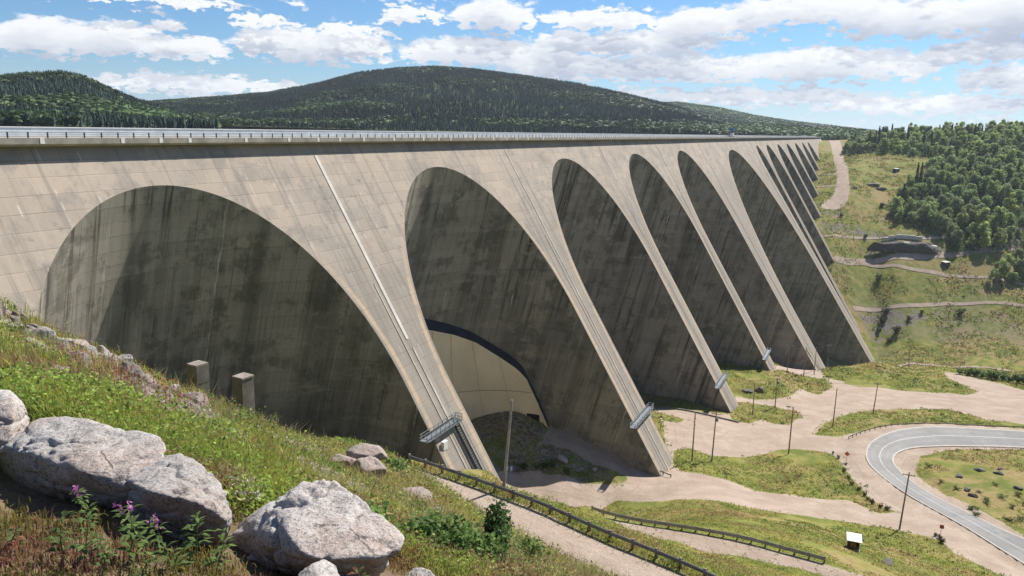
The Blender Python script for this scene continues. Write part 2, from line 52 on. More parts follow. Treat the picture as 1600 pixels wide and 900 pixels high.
# ------------------------------------------------------------------ node helper
class NT:
    def __init__(s, tree):
        s.t = tree

    def n(s, kind, **kw):
        nd = s.t.nodes.new(kind)
        for k, v in kw.items():
            setattr(nd, k, v)
        return nd

    def link(s, a, b):
        s.t.links.new(a, b)

    def put(s, sock, v):
        if v is None:
            return
        if isinstance(v, bpy.types.NodeSocket):
            s.link(v, sock)
        elif isinstance(v, (tuple, list)):
            sock.default_value = tuple(v) if len(v) != 3 or sock.type != 'RGBA' else (*v, 1)
        else:
            sock.default_value = v

    def m(s, op, a, b=None, c=None, clamp=False):
        nd = s.n('ShaderNodeMath', operation=op, use_clamp=clamp)
        s.put(nd.inputs[0], a)
        if b is not None: s.put(nd.inputs[1], b)
        if c is not None: s.put(nd.inputs[2], c)
        return nd.outputs[0]

    def mix(s, f, a, b, mode='MIX'):
        nd = s.n('ShaderNodeMix', data_type='RGBA', blend_type=mode)
        s.put(nd.inputs[0], f)
        s.put(nd.inputs[6], a)
        s.put(nd.inputs[7], b)
        return nd.outputs[2]

    def ramp(s, f, lo, hi, a=0.0, b=1.0):
        nd = s.n('ShaderNodeMapRange')
        nd.interpolation_type = 'SMOOTHSTEP'
        s.put(nd.inputs[0], f)
        s.put(nd.inputs[1], lo)
        s.put(nd.inputs[2], hi)
        s.put(nd.inputs[3], a)
        s.put(nd.inputs[4], b)
        return nd.outputs[0]

    def noise(s, vec, scale, detail=4, rough=.55, dist=0.0):
        nd = s.n('ShaderNodeTexNoise')
        s.put(nd.inputs['Vector'], vec)
        nd.inputs['Scale'].default_value = scale
        nd.inputs['Detail'].default_value = detail
        nd.inputs['Roughness'].default_value = rough
        nd.inputs['Distortion'].default_value = dist
        return nd.outputs[0]

    def vmul(s, vec, xyz):
        nd = s.n('ShaderNodeVectorMath', operation='MULTIPLY')
        s.put(nd.inputs[0], vec)
        nd.inputs[1].default_value = xyz
        return nd.outputs[0]

    def comb(s, x=0.0, y=0.0, z=0.0):
        nd = s.n('ShaderNodeCombineXYZ')
        s.put(nd.inputs[0], x); s.put(nd.inputs[1], y); s.put(nd.inputs[2], z)
        return nd.outputs[0]

    def sep(s, v):
        nd = s.n('ShaderNodeSeparateXYZ')
        s.put(nd.inputs[0], v)
        return nd.outputs

    def attr(s, name, out='Fac'):
        nd = s.n('ShaderNodeAttribute', attribute_name=name)
        return nd.outputs[out]


def material(name):
    m = bpy.data.materials.new(name)
    m.use_nodes = True
    m.node_tree.nodes.clear()
    return m, NT(m.node_tree)


def finish(g, colr, rough=.85, bump=None, bstr=.3, bdist=.05, spec=.25, metal=0.0, transl=0.0):
    out = g.n('ShaderNodeOutputMaterial')
    b = g.n('ShaderNodeBsdfPrincipled')
    g.put(b.inputs['Base Color'], colr)
    g.put(b.inputs['Roughness'], rough)
    g.put(b.inputs['Metallic'], metal)
    b.inputs['Specular IOR Level'].default_value = spec
    if bump is not None:
        bn = g.n('ShaderNodeBump')
        bn.inputs['Strength'].default_value = bstr
        bn.inputs['Distance'].default_value = bdist
        g.put(bn.inputs['Height'], bump)
        g.link(bn.outputs[0], b.inputs['Normal'])
    sh = b.outputs[0]
    if transl > 0:
        t = g.n('ShaderNodeBsdfTranslucent')
        g.put(t.inputs[0], colr)
        mx = g.n('ShaderNodeMixShader')
        mx.inputs[0].default_value = transl
        g.link(sh, mx.inputs[1]); g.link(t.outputs[0], mx.inputs[2])
        sh = mx.outputs[0]
    g.link(sh, out.inputs[0])


# ------------------------------------------------------------------ sky with procedural cumulus
world = bpy.data.worlds.new('World')
scene.world = world
world.use_nodes = True
wt = world.node_tree
wt.nodes.clear()
g = NT(wt)
sky = g.n('ShaderNodeTexSky', sky_type='NISHITA')
sky.sun_disc = False
sky.sun_elevation = sel
sky.sun_rotation = saz
sky.altitude = 300
sky.air_density = 1.0
sky.dust_density = 0.6
sky.ozone_density = 1.6
tc = g.n('ShaderNodeTexCoord')
sx, sy, sz = g.sep(tc.outputs['Generated'])[:3]
az = g.m('MULTIPLY', g.m('ARCTAN2', sx, sy), 57.29578)
el = g.m('MULTIPLY', g.m('ARCSINE', sz), 57.29578)
# (azimuth, elevation, half width, half height) of the cumulus banks, degrees
CLOUDS = D['clouds']
grp = bpy.data.node_groups.new('cumulus', 'ShaderNodeTree')
grp.interface.new_socket('az', in_out='INPUT', socket_type='NodeSocketFloat')
grp.interface.new_socket('el', in_out='INPUT', socket_type='NodeSocketFloat')
grp.interface.new_socket('d', in_out='OUTPUT', socket_type='NodeSocketFloat')
h_ = NT(grp)
gi, go = h_.n('NodeGroupInput'), h_.n('NodeGroupOutput')
pa, pe = gi.outputs[0], gi.outputs[1]
v0 = h_.comb(h_.m('MULTIPLY', pa, .16), h_.m('MULTIPLY', pe, .34), 0.0)
nA = h_.noise(v0, 2.2, 6, .56)
nB = h_.noise(h_.comb(h_.m('MULTIPLY', pa, .16), h_.m('MULTIPLY', pe, .36), 5.3), 6.0, 6, .6)
wa = h_.m('ADD', pa, h_.m('MULTIPLY', h_.m('SUBTRACT', nA, .5), 7.0))
we = h_.m('ADD', pe, h_.m('MULTIPLY', h_.m('SUBTRACT', nB, .5), 2.6))
acc = None
for (a0, e0, ha, he) in CLOUDS:
    dx = h_.m('MULTIPLY', h_.m('SUBTRACT', wa, a0), 1 / ha)
    dy = h_.m('SUBTRACT', we, e0)
    dy = h_.m('MAXIMUM', h_.m('MULTIPLY', dy, 1 / he), h_.m('MULTIPLY', dy, -1 / (he * .62)))
    q = h_.m('SUBTRACT', 1.0, h_.m('ADD', h_.m('MULTIPLY', dx, dx), h_.m('MULTIPLY', dy, dy)))
    acc = q if acc is None else h_.m('SMOOTH_MAX', acc, q, .35)
dens = h_.m('ADD', acc, h_.m('MULTIPLY', h_.m('SUBTRACT', nB, .5), 1.25))
# loose scattered cloud outside the banks
loose = h_.m('ADD', h_.m('MULTIPLY', h_.m('SUBTRACT', nA, .56), 5.0), h_.m('MULTIPLY', h_.m('SUBTRACT', nB, .5), 2.0))
dens = h_.m('MAXIMUM', dens, h_.m('SUBTRACT', loose, .15))
h_.link(dens, go.inputs[0])


def cumulus(a, e):
    nd = g.n('ShaderNodeGroup')
    nd.node_tree = grp
    g.put(nd.inputs[0], a); g.put(nd.inputs[1], e)
    return nd.outputs[0]


d0 = cumulus(az, el)
d1 = cumulus(g.m('ADD', az, .5), g.m('ADD', el, .75))
d2 = cumulus(g.m('ADD', az, .25), g.m('ADD', el, 1.7))
cover = g.ramp(d0, -.08, .34)
# a cloud is darker the more cloud lies between it and the sun
shade = g.m('ADD', g.m('MULTIPLY', g.ramp(d1, -.1, 1.0), .45), g.m('MULTIPLY', g.ramp(d2, -.2, 1.0), .55))
ccol = g.mix(shade, (10.6, 10.7, 10.9), (4.9, 5.4, 6.7))
skyc = g.mix(1.0, sky.outputs[0], (.58, .90, 1.24), 'MULTIPLY')
# pale air low over the horizon
hz = g.ramp(el, -1.0, 6.0, .40, 0.0)
skyc = g.mix(hz, skyc, (5.9, 7.5, 9.3))
final = g.mix(g.m('MULTIPLY', cover, .97), skyc, ccol)
bg = g.n('ShaderNodeBackground')
g.link(final, bg.inputs[0])
bg.inputs[1].default_value = 0.057
wo = g.n('ShaderNodeOutputWorld')
g.link(bg.outputs[0], wo.inputs[0])


# ------------------------------------------------------------------ mesh helpers
def tag(o, label=None, cat=None, group=None, kind=None):
    if label: o['label'] = label
    if cat: o['category'] = cat
    if group: o['group'] = group
    if kind: o['kind'] = kind
    return o


def empty(name, loc, label=None, cat=None, group=None, rz=0.0):
    o = bpy.data.objects.new(name, None)
    o.empty_display_size = .5
    o.location = tuple(loc)
    o.rotation_euler = (0, 0, rz)
    col.objects.link(o)
    return tag(o, label, cat, group)


def make_mesh(name, V, Fc, mats, smooth=False, uv=None, attrs=None, colors=None, mat_idx=None):
    """V (n,3); Fc (m,k) array or list of index lists"""
    me = bpy.data.meshes.new(name)
    V = np.asarray(V, np.float32)
    if isinstance(Fc, np.ndarray):
        k = Fc.shape[1]
        idx = Fc.astype(np.int32).ravel()
        starts = np.arange(len(Fc), dtype=np.int32) * k
    else:
        idx = np.array([i for f in Fc for i in f], np.int32)
        ln = np.array([len(f) for f in Fc], np.int32)
        starts = np.r_[0, np.cumsum(ln)[:-1]].astype(np.int32)
    me.vertices.add(len(V))
    me.vertices.foreach_set('co', V.ravel())
    me.loops.add(len(idx))
    me.loops.foreach_set('vertex_index', idx)
    me.polygons.add(len(starts))
    me.polygons.foreach_set('loop_start', starts)
    me.polygons.foreach_set('use_smooth', np.full(len(starts), bool(smooth)))
    if mat_idx is not None:
        me.polygons.foreach_set('material_index', np.asarray(mat_idx, np.int32))
    me.update(calc_edges=True)
    if uv is not None:
        l = me.uv_layers.new(name='UVMap')
        l.data.foreach_set('uv', np.asarray(uv, np.float32)[idx].ravel())
    for k_, a in (attrs or {}).items():
        at = me.attributes.new(k_, 'FLOAT', 'POINT')
        at.data.foreach_set('value', np.asarray(a, np.float32))
    if colors is not None:
        at = me.attributes.new('Col', 'FLOAT_COLOR', 'POINT')
        c4 = np.c_[np.asarray(colors, np.float32), np.ones(len(V), np.float32)]
        at.data.foreach_set('color', c4.ravel())
    for m in (mats if isinstance(mats, (list, tuple)) else [mats]):
        me.materials.append(m)
    return me


def add(name, me, parent=None, loc=None):
    o = bpy.data.objects.new(name, me)
    col.objects.link(o)
    if parent is not None:
        o.parent = parent
    if loc is not None:
        o.location = tuple(loc)
    return o


class MB:
    """collects boxes, bars, tubes into one mesh"""
    def __init__(s):
        s.V, s.F = [], []

    def raw(s, V, Fs):
        b = len(s.V)
        s.V += [tuple(map(float, v)) for v in V]
        s.F += [[i + b for i in f] for f in Fs]

    def frame_box(s, c, ax, ay, az_, taper=1.0):
        """box centred at c with half-axis vectors"""
        c, ax, ay, az_ = map(lambda q: np.array(q, float), (c, ax, ay, az_))
        V = []
        for k in (-1, 1):
            t = taper if k > 0 else 1.0
            for i, j in ((-1, -1), (1, -1), (1, 1), (-1, 1)):
                V.append(c + ax * i * t + ay * j * t + az_ * k)
        s.raw(V, [[3, 2, 1, 0], [4, 5, 6, 7], [0, 1, 5, 4], [1, 2, 6, 5], [2, 3, 7, 6], [3, 0, 4, 7]])

    def box(s, c, hx, hy, hz, taper=1.0):
        s.frame_box(c, (hx, 0, 0), (0, hy, 0), (0, 0, hz), taper)

    def bar(s, a, b, w, h=None):
        a, b = np.array(a, float), np.array(b, float)
        d = b - a
        L = np.linalg.norm(d)
        if L < 1e-6: return
        d /= L
        up = np.array([0, 0, 1.0]) if abs(d[2]) < .95 else np.array([1.0, 0, 0])
        x = np.cross(d, up); x /= np.linalg.norm(x)
        y = np.cross(x, d)
        s.frame_box((a + b) / 2, x * w / 2, y * (h or w) / 2, d * L / 2)

    def tube(s, a, b, ra, rb=None, n=8, cap=True):
        a, b = np.array(a, float), np.array(b, float)
        rb = ra if rb is None else rb
        d = b - a; d /= np.linalg.norm(d)
        up = np.array([0, 0, 1.0]) if abs(d[2]) < .95 else np.array([1.0, 0, 0])
        x = np.cross(d, up); x /= np.linalg.norm(x); y = np.cross(d, x)
        V = []
        for p, r in ((a, ra), (b, rb)):
            for i in range(n):
                t = 2 * math.pi * i / n
                V.append(p + r * (math.cos(t) * x + math.sin(t) * y))
        Fs = [[i, (i + 1) % n, n + (i + 1) % n, n + i] for i in range(n)]
        if cap: Fs += [list(range(n))[::-1], [n + i for i in range(n)]]
        s.raw(V, Fs)

    def build(s, name, mat, parent=None, loc=None, smooth=False):
        return add(name, make_mesh(name, np.array(s.V), s.F, mat, smooth), parent, loc)


# ---- numpy value noise
_perm = np.random.default_rng(3).integers(0, 2 ** 31, 4096)


def _hash(ix, iy, iz):
    return (_perm[(ix + _perm[(iy + _perm[iz & 4095]) & 4095]) & 4095] & 0xffff) / 65535.0


def vnoise(P):
    P = np.asarray(P, float)
    i = np.floor(P).astype(np.int64); f = P - i
    f = f * f * (3 - 2 * f)
    r = 0
    for a in (0, 1):
        for b in (0, 1):
            for c_ in (0, 1):
                w_ = (f[..., 0] if a else 1 - f[..., 0]) * (f[..., 1] if b else 1 - f[..., 1]) * (f[..., 2] if c_ else 1 - f[..., 2])
                r = r + w_ * _hash(i[..., 0] + a, i[..., 1] + b, i[..., 2] + c_)
    return r * 2 - 1


def fbm(P, oct=4, gain=.5):
    P = np.asarray(P, float)
    if P.shape[-1] == 2:
        P = np.concatenate([P, np.zeros(P.shape[:-1] + (1,))], -1)
    r, a, t = 0, 1.0, 0
    for k in range(oct):
        r = r + a * vnoise(P * 2 ** k + 17.3 * k); t += a; a *= gain
    return r / t


def lin(c):
    return tuple(((x / 255) / 12.92 if x / 255 <= .04045 else ((x / 255 + .055) / 1.055) ** 2.4) for x in c)


# ------------------------------------------------------------------ terrain height: thin-plate surface through surveyed spot heights
A_ = np.array(D['anch'])


def mp(X):
    r = np.hypot(X[..., 0], X[..., 1]); s = np.log1p(r / 6.) / np.maximum(r, 1e-6)
    return np.stack([X[..., 0] * s, X[..., 1] * s], -1)


U_ = mp(A_[:, :2]); N_ = len(A_)


def phi(d2): return .5 * d2 * np.log(d2 + 1e-12)


_d2 = ((U_[:, None] - U_[None]) ** 2).sum(-1)
_P = np.c_[np.ones(N_), U_]
_M = np.block([[phi(_d2) + 6e-4 * np.eye(N_), _P], [_P.T, np.zeros((3, 3))]])
W_ = np.linalg.solve(_M, np.r_[A_[:, 2] / (np.hypot(A_[:, 0], A_[:, 1]) + 6), 0, 0, 0])


def height(X):
    X = np.asarray(X, float); sh = X.shape[:-1]; X = X.reshape(-1, 2); out = np.empty(len(X))
    for i in range(0, len(X), 20000):
        x = X[i:i + 20000]; m_ = mp(x)
        d2 = ((m_[:, None] - U_[None]) ** 2).sum(-1)
        out[i:i + 20000] = (phi(d2) @ W_[:N_] + W_[N_] + m_ @ W_[N_ + 1:]) * (np.hypot(x[:, 0], x[:, 1]) + 6)
    return out.reshape(sh)


def sdf(X, poly):
    """signed distance, positive inside"""
    P = np.asarray(poly, float); out = np.full(len(X), -60.0)
    lo, hi = P.min(0) - 15, P.max(0) + 15
    sel_ = np.all((X > lo) & (X < hi), 1)
    x = X[sel_]
    if not len(x): return out
    d = np.full(len(x), 1e18); ins = np.zeros(len(x), bool)
    for a, b in zip(P, np.roll(P, -1, 0)):
        e = b - a; w = x - a
        t = np.clip((w @ e) / (e @ e + 1e-12), 0, 1)
        q = w - t[:, None] * e
        d = np.minimum(d, (q ** 2).sum(1))
        cnd = (a[1] <= x[:, 1]) != (b[1] <= x[:, 1])
        with np.errstate(divide='ignore', invalid='ignore'):
            xi = a[0] + (x[:, 1] - a[1]) / (b[1] - a[1]) * e[0]
        ins ^= cnd & (x[:, 0] < xi)
    out[sel_] = np.where(ins, 1, -1) * np.sqrt(d)
    return out


def gravel_field(X):
    """(gravel signed distance, class id): class 0 grass, else which road"""
    best = np.full(len(X), -60.0); cid = np.zeros(len(X), int)
    for i, (k, pl) in enumerate(D['gravel'].items()):
        s = sdf(X, pl)
        if k == 'yard':
            for gp in D['grass'].values():
                s = np.minimum(s, -sdf(X, gp))
        m_ = s > best
        best = np.where(m_, s, best); cid = np.where(m_, i + 1, cid)
    return best, cid


# dam axes
ph = C['ph']
cv = np.array([math.sin(ph), math.cos(ph), 0]); nv = np.array([math.cos(ph), -math.sin(ph), 0]); up3 = np.array([0, 0, 1.0])
BASE = -C['d'] * nv + C['H'] * up3


def DP(s, nn, z):
    """dam point: s along the crest, nn downstream, z below the deck soffit"""
    s, nn, z = np.broadcast_arrays(np.asarray(s, float), np.asarray(nn, float), np.asarray(z, float))
    return BASE + s[..., None] * cv + nn[..., None] * nv - z[..., None] * up3


# ------------------------------------------------------------------ materials
def mat_ground():
    m, g = material('ground_cover')
    geo = g.n('ShaderNodeNewGeometry')
    P = geo.outputs['Position']
    gr = g.attr('grav'); wood = g.attr('wood'); rk = g.attr('rocky'); near = g.attr('near')
    n1 = g.noise(P, .02, 5, .6); n2 = g.noise(P, .16, 5, .62); n3 = g.noise(P, 1.1, 5, .65); n4 = g.noise(P, 9.0, 4, .6)
    green = g.mix(g.ramp(n2, .35, .66), (.115, .135, .030), (.205, .200, .052))
    dry = g.mix(g.ramp(n3, .35, .65), (.200, .150, .066), (.285, .225, .100))
    grass = g.mix(g.ramp(g.m('ADD', g.m('MULTIPLY', n1, .6), g.m('MULTIPLY', n2, .4)), .47, .60), green, dry)
    grass = g.mix(g.ramp(n3, .56, .72, 0, .5), grass, (.065, .080, .022))
    grass = g.mix(g.ramp(n4, .6, .75, 0, .4), grass, (.25, .22, .12))
    soil = g.mix(g.ramp(n3, .35, .7), (.075, .048, .032), (.190, .130, .090))
    grass = g.mix(g.m('MULTIPLY', near, g.ramp(n4, .3, .65, .75, 1.0)), grass, soil)
    rock = g.mix(g.ramp(n3, .38, .62), (.075, .068, .060), (.240, .215, .190))
    grass = g.mix(g.m('MULTIPLY', rk, g.ramp(n2, .38, .55)), grass, rock)
    grass = g.mix(g.m('MULTIPLY', wood, .8), grass, (.060, .075, .026))
    # gravel with wheel-worn streaks
    grav = g.mix(g.ramp(n2, .35, .7), (.300, .232, .180), (.385, .312, .252))
    grav = g.mix(g.ramp(n3, .5, .8, 0, .5), grav, (.42, .36, .31))
    grav = g.mix(g.ramp(n4, .52, .75, 0, .45), grav, (.235, .18, .14))
    trk = g.noise(g.n('ShaderNodeTexCoord').outputs['Object'], .33, 2, .5, 1.6)
    band = g.m('PINGPONG', g.m('MULTIPLY', trk, 26.0), 1.0)
    grav = g.mix(g.ramp(band, .66, 1.0, 0, .36), grav, (.215, .170, .135))
    n5 = g.noise(P, 26.0, 3, .7)
    grav = g.mix(g.ramp(n5, .58, .72, 0, .5), grav, (.17, .14, .115))
    grav = g.mix(g.ramp(n5, .28, .42, .4, 0), grav, (.50, .45, .40))
    rut = g.noise(g.comb(g.m('ADD', g.m('MULTIPLY', gr, 1.7), g.m('MULTIPLY', n2, 2.2)), g.m('MULTIPLY', n1, 3.0), 2.0), 1.0, 5, .7)
    grav = g.mix(g.ramp(rut, .50, .66, 0, .5), grav, (.225, .178, .142))
    grav = g.mix(g.ramp(rut, .30, .44, .45, 0), grav, (.46, .395, .335))
    rd = g.n('ShaderNodeVectorMath', operation='LENGTH'); g.link(P, rd.inputs[0])
    amp = g.ramp(rd.outputs['Value'], 40, 170, .22, 1.0)
    edge = g.m('ADD', gr, g.m('MULTIPLY', amp, g.m('ADD', g.m('MULTIPLY', g.m('SUBTRACT', n2, .5), 1.5), g.m('MULTIPLY', g.m('SUBTRACT', n3, .5), 1.5))))
    f = g.ramp(edge, -.35, .35)
    colr = g.mix(f, grass, grav)
    finish(g, colr, .95, g.m('ADD', n3, g.m('MULTIPLY', n4, .35)), .5, .35, .1)
    return m


def mat_concrete(kind):
    m, g = material('concrete_' + kind)
    uvn = g.n('ShaderNodeUVMap', uv_map='UVMap')
    u, v = g.sep(uvn.outputs[0])[:2]
    UV = uvn.outputs[0]
    P = g.n('ShaderNodeNewGeometry').outputs['Position']
    big = g.noise(P, .045, 4, .6); mid = g.noise(P, .35, 5, .6); fine = g.noise(P, 3.2, 5, .65)
    # lifts and panels
    lift = 2.3 if kind == 'face' else 2.0
    vs = g.m('MULTIPLY', g.m('ADD', v, g.m('MULTIPLY', g.m('SUBTRACT', mid, .5), .16)), 1 / lift)
    us = g.m('MULTIPLY', u, 1 / (5.2 if kind == 'face' else 9.5))
    cell = g.n('ShaderNodeTexWhiteNoise', noise_dimensions='2D')
    g.put(cell.inputs[0], g.comb(g.m('FLOOR', us), g.m('FLOOR', vs)))
    cellv = cell.outputs[0]
    lrow = g.n('ShaderNodeTexWhiteNoise', noise_dimensions='1D')
    g.put(lrow.inputs['W'], g.m('FLOOR', vs))
    fv = g.m('FRACT', vs); fu = g.m('FRACT', us)
    hl = g.m('ADD', g.ramp(fv, .0, .055, 1, 0), g.ramp(fv, .96, 1.0, 0, .6))
    vl = g.ramp(fu, .0, .025, 1, 0)
    gate = g.noise(g.comb(g.m('MULTIPLY', u, .06), g.m('MULTIPLY', v, .3), 3.0), 1.0, 3, .6)
    # streaks down the fall line
    st1 = g.noise(g.comb(g.m('MULTIPLY', u, .62), g.m('MULTIPLY', v, .020), 1.0), 1.0, 5, .66)
    st2 = g.noise(g.comb(g.m('MULTIPLY', u, 1.9), g.m('MULTIPLY', v, .035), 8.0), 1.0, 4, .65)
    st4 = g.noise(g.comb(g.m('MULTIPLY', u, 3.4), g.m('MULTIPLY', v, .06), 2.0), 1.0, 4, .7)
    gateV = g.noise(g.comb(g.m('MULTIPLY', u, .11), g.m('MULTIPLY', v, .035), 6.0), 1.0, 3, .6)
    st3 = g.noise(g.comb(g.m('MULTIPLY', u, .16), g.m('MULTIPLY', v, .012), 4.0), 1.0, 4, .6)
    if kind == 'face':
        colr = g.mix(g.ramp(big, .35, .65), (.372, .310, .250), (.330, .288, .240))
        colr = g.mix(g.ramp(cellv, 0, 1, 0, .34), colr, (.205, .188, .165))
        colr = g.mix(g.ramp(mid, .5, .75, 0, .45), colr, (.40, .335, .275))
        colr = g.mix(g.ramp(g.noise(P, .13, 6, .7), .49, .62, 0, .55), colr, (.190, .175, .162))
        colr = g.mix(g.m('MULTIPLY', g.ramp(g.noise(P, .55, 5, .7), .56, .66, 0, .6), g.ramp(big, .42, .55)), colr, (.13, .12, .112))
        colr = g.mix(g.ramp(g.noise(g.comb(g.m('MULTIPLY', u, .30), g.m('MULTIPLY', v, .12), 9.0), 1.0, 5, .7), .60, .70, 0, .55), colr, (.47, .43, .38))
        colr = g.mix(g.ramp(st1, .52, .68, 0, .60), colr, (.165, .155, .140))
        colr = g.mix(g.ramp(st2, .57, .72, 0, .42), colr, (.44, .385, .315))
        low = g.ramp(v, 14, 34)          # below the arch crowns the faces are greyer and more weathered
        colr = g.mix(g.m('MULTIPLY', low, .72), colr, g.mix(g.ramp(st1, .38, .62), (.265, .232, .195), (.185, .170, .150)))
        ed = g.attr('edge')
        eb = g.m('MULTIPLY', g.ramp(g.m('ABSOLUTE', g.m('SUBTRACT', g.m('ADD', ed, g.m('MULTIPLY', g.m('SUBTRACT', mid, .5), .7)), 1.1)), .25, .75, 1, 0), g.m('MULTIPLY', low, g.ramp(gate, .3, .55, .3, .9)))
        colr = g.mix(eb, colr, (.42, .325, .225))
        colr = g.mix(g.m('MULTIPLY', hl, g.ramp(gate, .42, .64, .04, .62)), colr, (.17, .145, .12))
        colr = g.mix(g.m('MULTIPLY', vl, g.ramp(gate, .46, .66, 0, .6)), colr, (.14, .122, .10))
        colr = g.mix(g.m('MULTIPLY', g.ramp(fu, .46, .485, 0, 1), g.m('MULTIPLY', g.ramp(fu, .5, .525, 1, 0), g.ramp(gate, .55, .66, 0, .5))), colr, (.58, .54, .47))
        colr = g.mix(g.ramp(fine, .52, .78, 0, .35), colr, (.20, .175, .15))
    else:
        colr = g.mix(g.ramp(big, .35, .65), (.335, .298, .245), (.270, .244, .206))
        colr = g.mix(g.ramp(cellv, 0, 1, 0, .35), colr, (.150, .142, .128))
        colr = g.mix(g.ramp(lrow.outputs[0], .35, 1, 0, .42), colr, (.32, .295, .255))
        colr = g.mix(g.ramp(st3, .46, .64, 0, .62), colr, (.100, .094, .084))
        colr = g.mix(g.m('MULTIPLY', g.ramp(st1, .52, .64, 0, .95), g.ramp(g.noise(P, .035, 3, .6), .40, .58, .12, 1.0)), colr, (.048, .044, .039))
        colr = g.mix(g.ramp(st2, .58, .70, 0, .50), colr, (.31, .295, .26))
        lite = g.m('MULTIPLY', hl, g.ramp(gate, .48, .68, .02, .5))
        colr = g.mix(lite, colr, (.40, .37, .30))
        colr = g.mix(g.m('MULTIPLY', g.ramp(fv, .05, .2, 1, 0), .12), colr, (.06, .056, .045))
        colr = g.mix(g.m('MULTIPLY', g.ramp(g.noise(P, .16, 6, .72), .50, .60, 0, .62), g.ramp(st1, .3, .55, .35, 1)), colr, (.085, .077, .065))
        colr = g.mix(g.ramp(g.noise(g.comb(g.m('MULTIPLY', u, .09), g.m('MULTIPLY', v, .22), 7.0), 1.0, 5, .7), .56, .68, 0, .45), colr, (.36, .325, .27))
        # white lime leached out of a few joints
        us2 = g.m('MULTIPLY', g.m('ADD', u, g.m('MULTIPLY', g.m('SUBTRACT', mid, .5), 2.0)), 1 / 19.0)
        f2 = g.m('FRACT', us2)
        jl = g.m('MULTIPLY', g.ramp(g.m('ABSOLUTE', g.m('SUBTRACT', f2, .5)), .004, .012, 1, 0), g.ramp(gateV, .50, .60))
        colr = g.mix(g.m('MULTIPLY', g.ramp(st4, .52, .68, 0, .55), g.ramp(gateV, .3, .6, .3, 1)), colr, (.055, .050, .040))
        colr = g.mix(g.m('MULTIPLY', jl, g.ramp(mid, .35, .6, .1, .7)), colr, (.50, .48, .42))
        colr = g.mix(g.ramp(fine, .5, .8, 0, .4), colr, (.07, .065, .05))
    hgt = g.m('ADD', g.m('MULTIPLY', hl, -.5 if kind == 'face' else -.12), g.m('ADD', g.m('MULTIPLY', cellv, .3), g.m('MULTIPLY', fine, .25)))
    finish(g, colr, .92, hgt, .55, .12, .15)
    return m


def mat_rock(name, base, dark, warm, sc=1.0):
    m, g = material(name)
    P = g.n('ShaderNodeTexCoord').outputs['Object']
    oi = g.n('ShaderNodeObjectInfo')
    n1 = g.noise(P, 1.6 / sc, 5, .62); n2 = g.noise(P, 7 / sc, 6, .66); n3 = g.noise(P, 46 / sc, 4, .7); n4 = g.noise(P, 120 / sc, 2, .6)
    vo = g.n('ShaderNodeTexVoronoi', feature='DISTANCE_TO_EDGE')
    g.put(vo.inputs['Vector'], g.vmul(P, (1.0, 1.0, 1.6)))
    vo.inputs['Scale'].default_value = 2.3 / sc
    crack = g.m('MULTIPLY', g.ramp(g.m('ADD', vo.outputs[0], g.m('MULTIPLY', g.m('SUBTRACT', n2, .5), .22)), .0, .010, 1, 0), g.ramp(n1, .5, .62))
    c_ = g.mix(g.ramp(n1, .36, .66), base, warm)
    c_ = g.mix(g.ramp(n2, .42, .70, 0, .65), c_, tuple(x * 1.28 for x in base))
    c_ = g.mix(g.ramp(n2, .30, .46, .75, 0), c_, dark)
    c_ = g.mix(g.ramp(n3, .50, .62, 0, .70), c_, dark)
    c_ = g.mix(g.ramp(n4, .54, .66, 0, .6), c_, tuple(min(.8, x * 1.7) for x in base))
    c_ = g.mix(g.m('MULTIPLY', crack, .40), c_, tuple(x * .35 for x in dark))
    br = g.m('ADD', .86, g.m('MULTIPLY', oi.outputs['Random'], .3))
    c_ = g.mix(1.0, c_, g.comb(br, br, br), 'MULTIPLY')
    hgt = g.m('ADD', g.m('MULTIPLY', n2, 1.0), g.m('SUBTRACT', g.m('MULTIPLY', n3, .35), g.m('MULTIPLY', crack, .8)))
    finish(g, c_, .88, hgt, .75, .035 * sc, .2)
    return m


def mat_plain(name, c, rough=.7, metal=0.0, var=.25, scale=3.0, spec=.3):
    m, g = material(name)
    P = g.n('ShaderNodeTexCoord').outputs['Object']
    n1 = g.noise(P, scale, 5, .62); n2 = g.noise(P, scale * 9, 4, .65)
    k1 = tuple(x * (1 - var) for x in c); k2 = tuple(min(1, x * (1 + var)) for x in c)
    cc = g.mix(g.ramp(n1, .32, .68), k1, k2)
    cc = g.mix(g.ramp(n2, .55, .78, 0, .35), cc, tuple(x * .55 for x in c))
    finish(g, cc, g.ramp(n2, .3, .7, rough * .85, min(1, rough * 1.1)), n2, .12, .02, spec, metal)
    return m


def mat_leaf(name, tint=(1, 1, 1), transl=.35):
    m, g = material(name)
    c_ = g.attr('Col', 'Color')
    oi = g.n('ShaderNodeObjectInfo')
    br = g.m('ADD', .78, g.m('MULTIPLY', oi.outputs['Random'], .44))
    c_ = g.mix(1.0, c_, g.comb(g.m('MULTIPLY', br, tint[0]), g.m('MULTIPLY', br, tint[1]), g.m('MULTIPLY', br, tint[2])), 'MULTIPLY')
    finish(g, c_, .65, None, spec=.2, transl=transl)
    return m


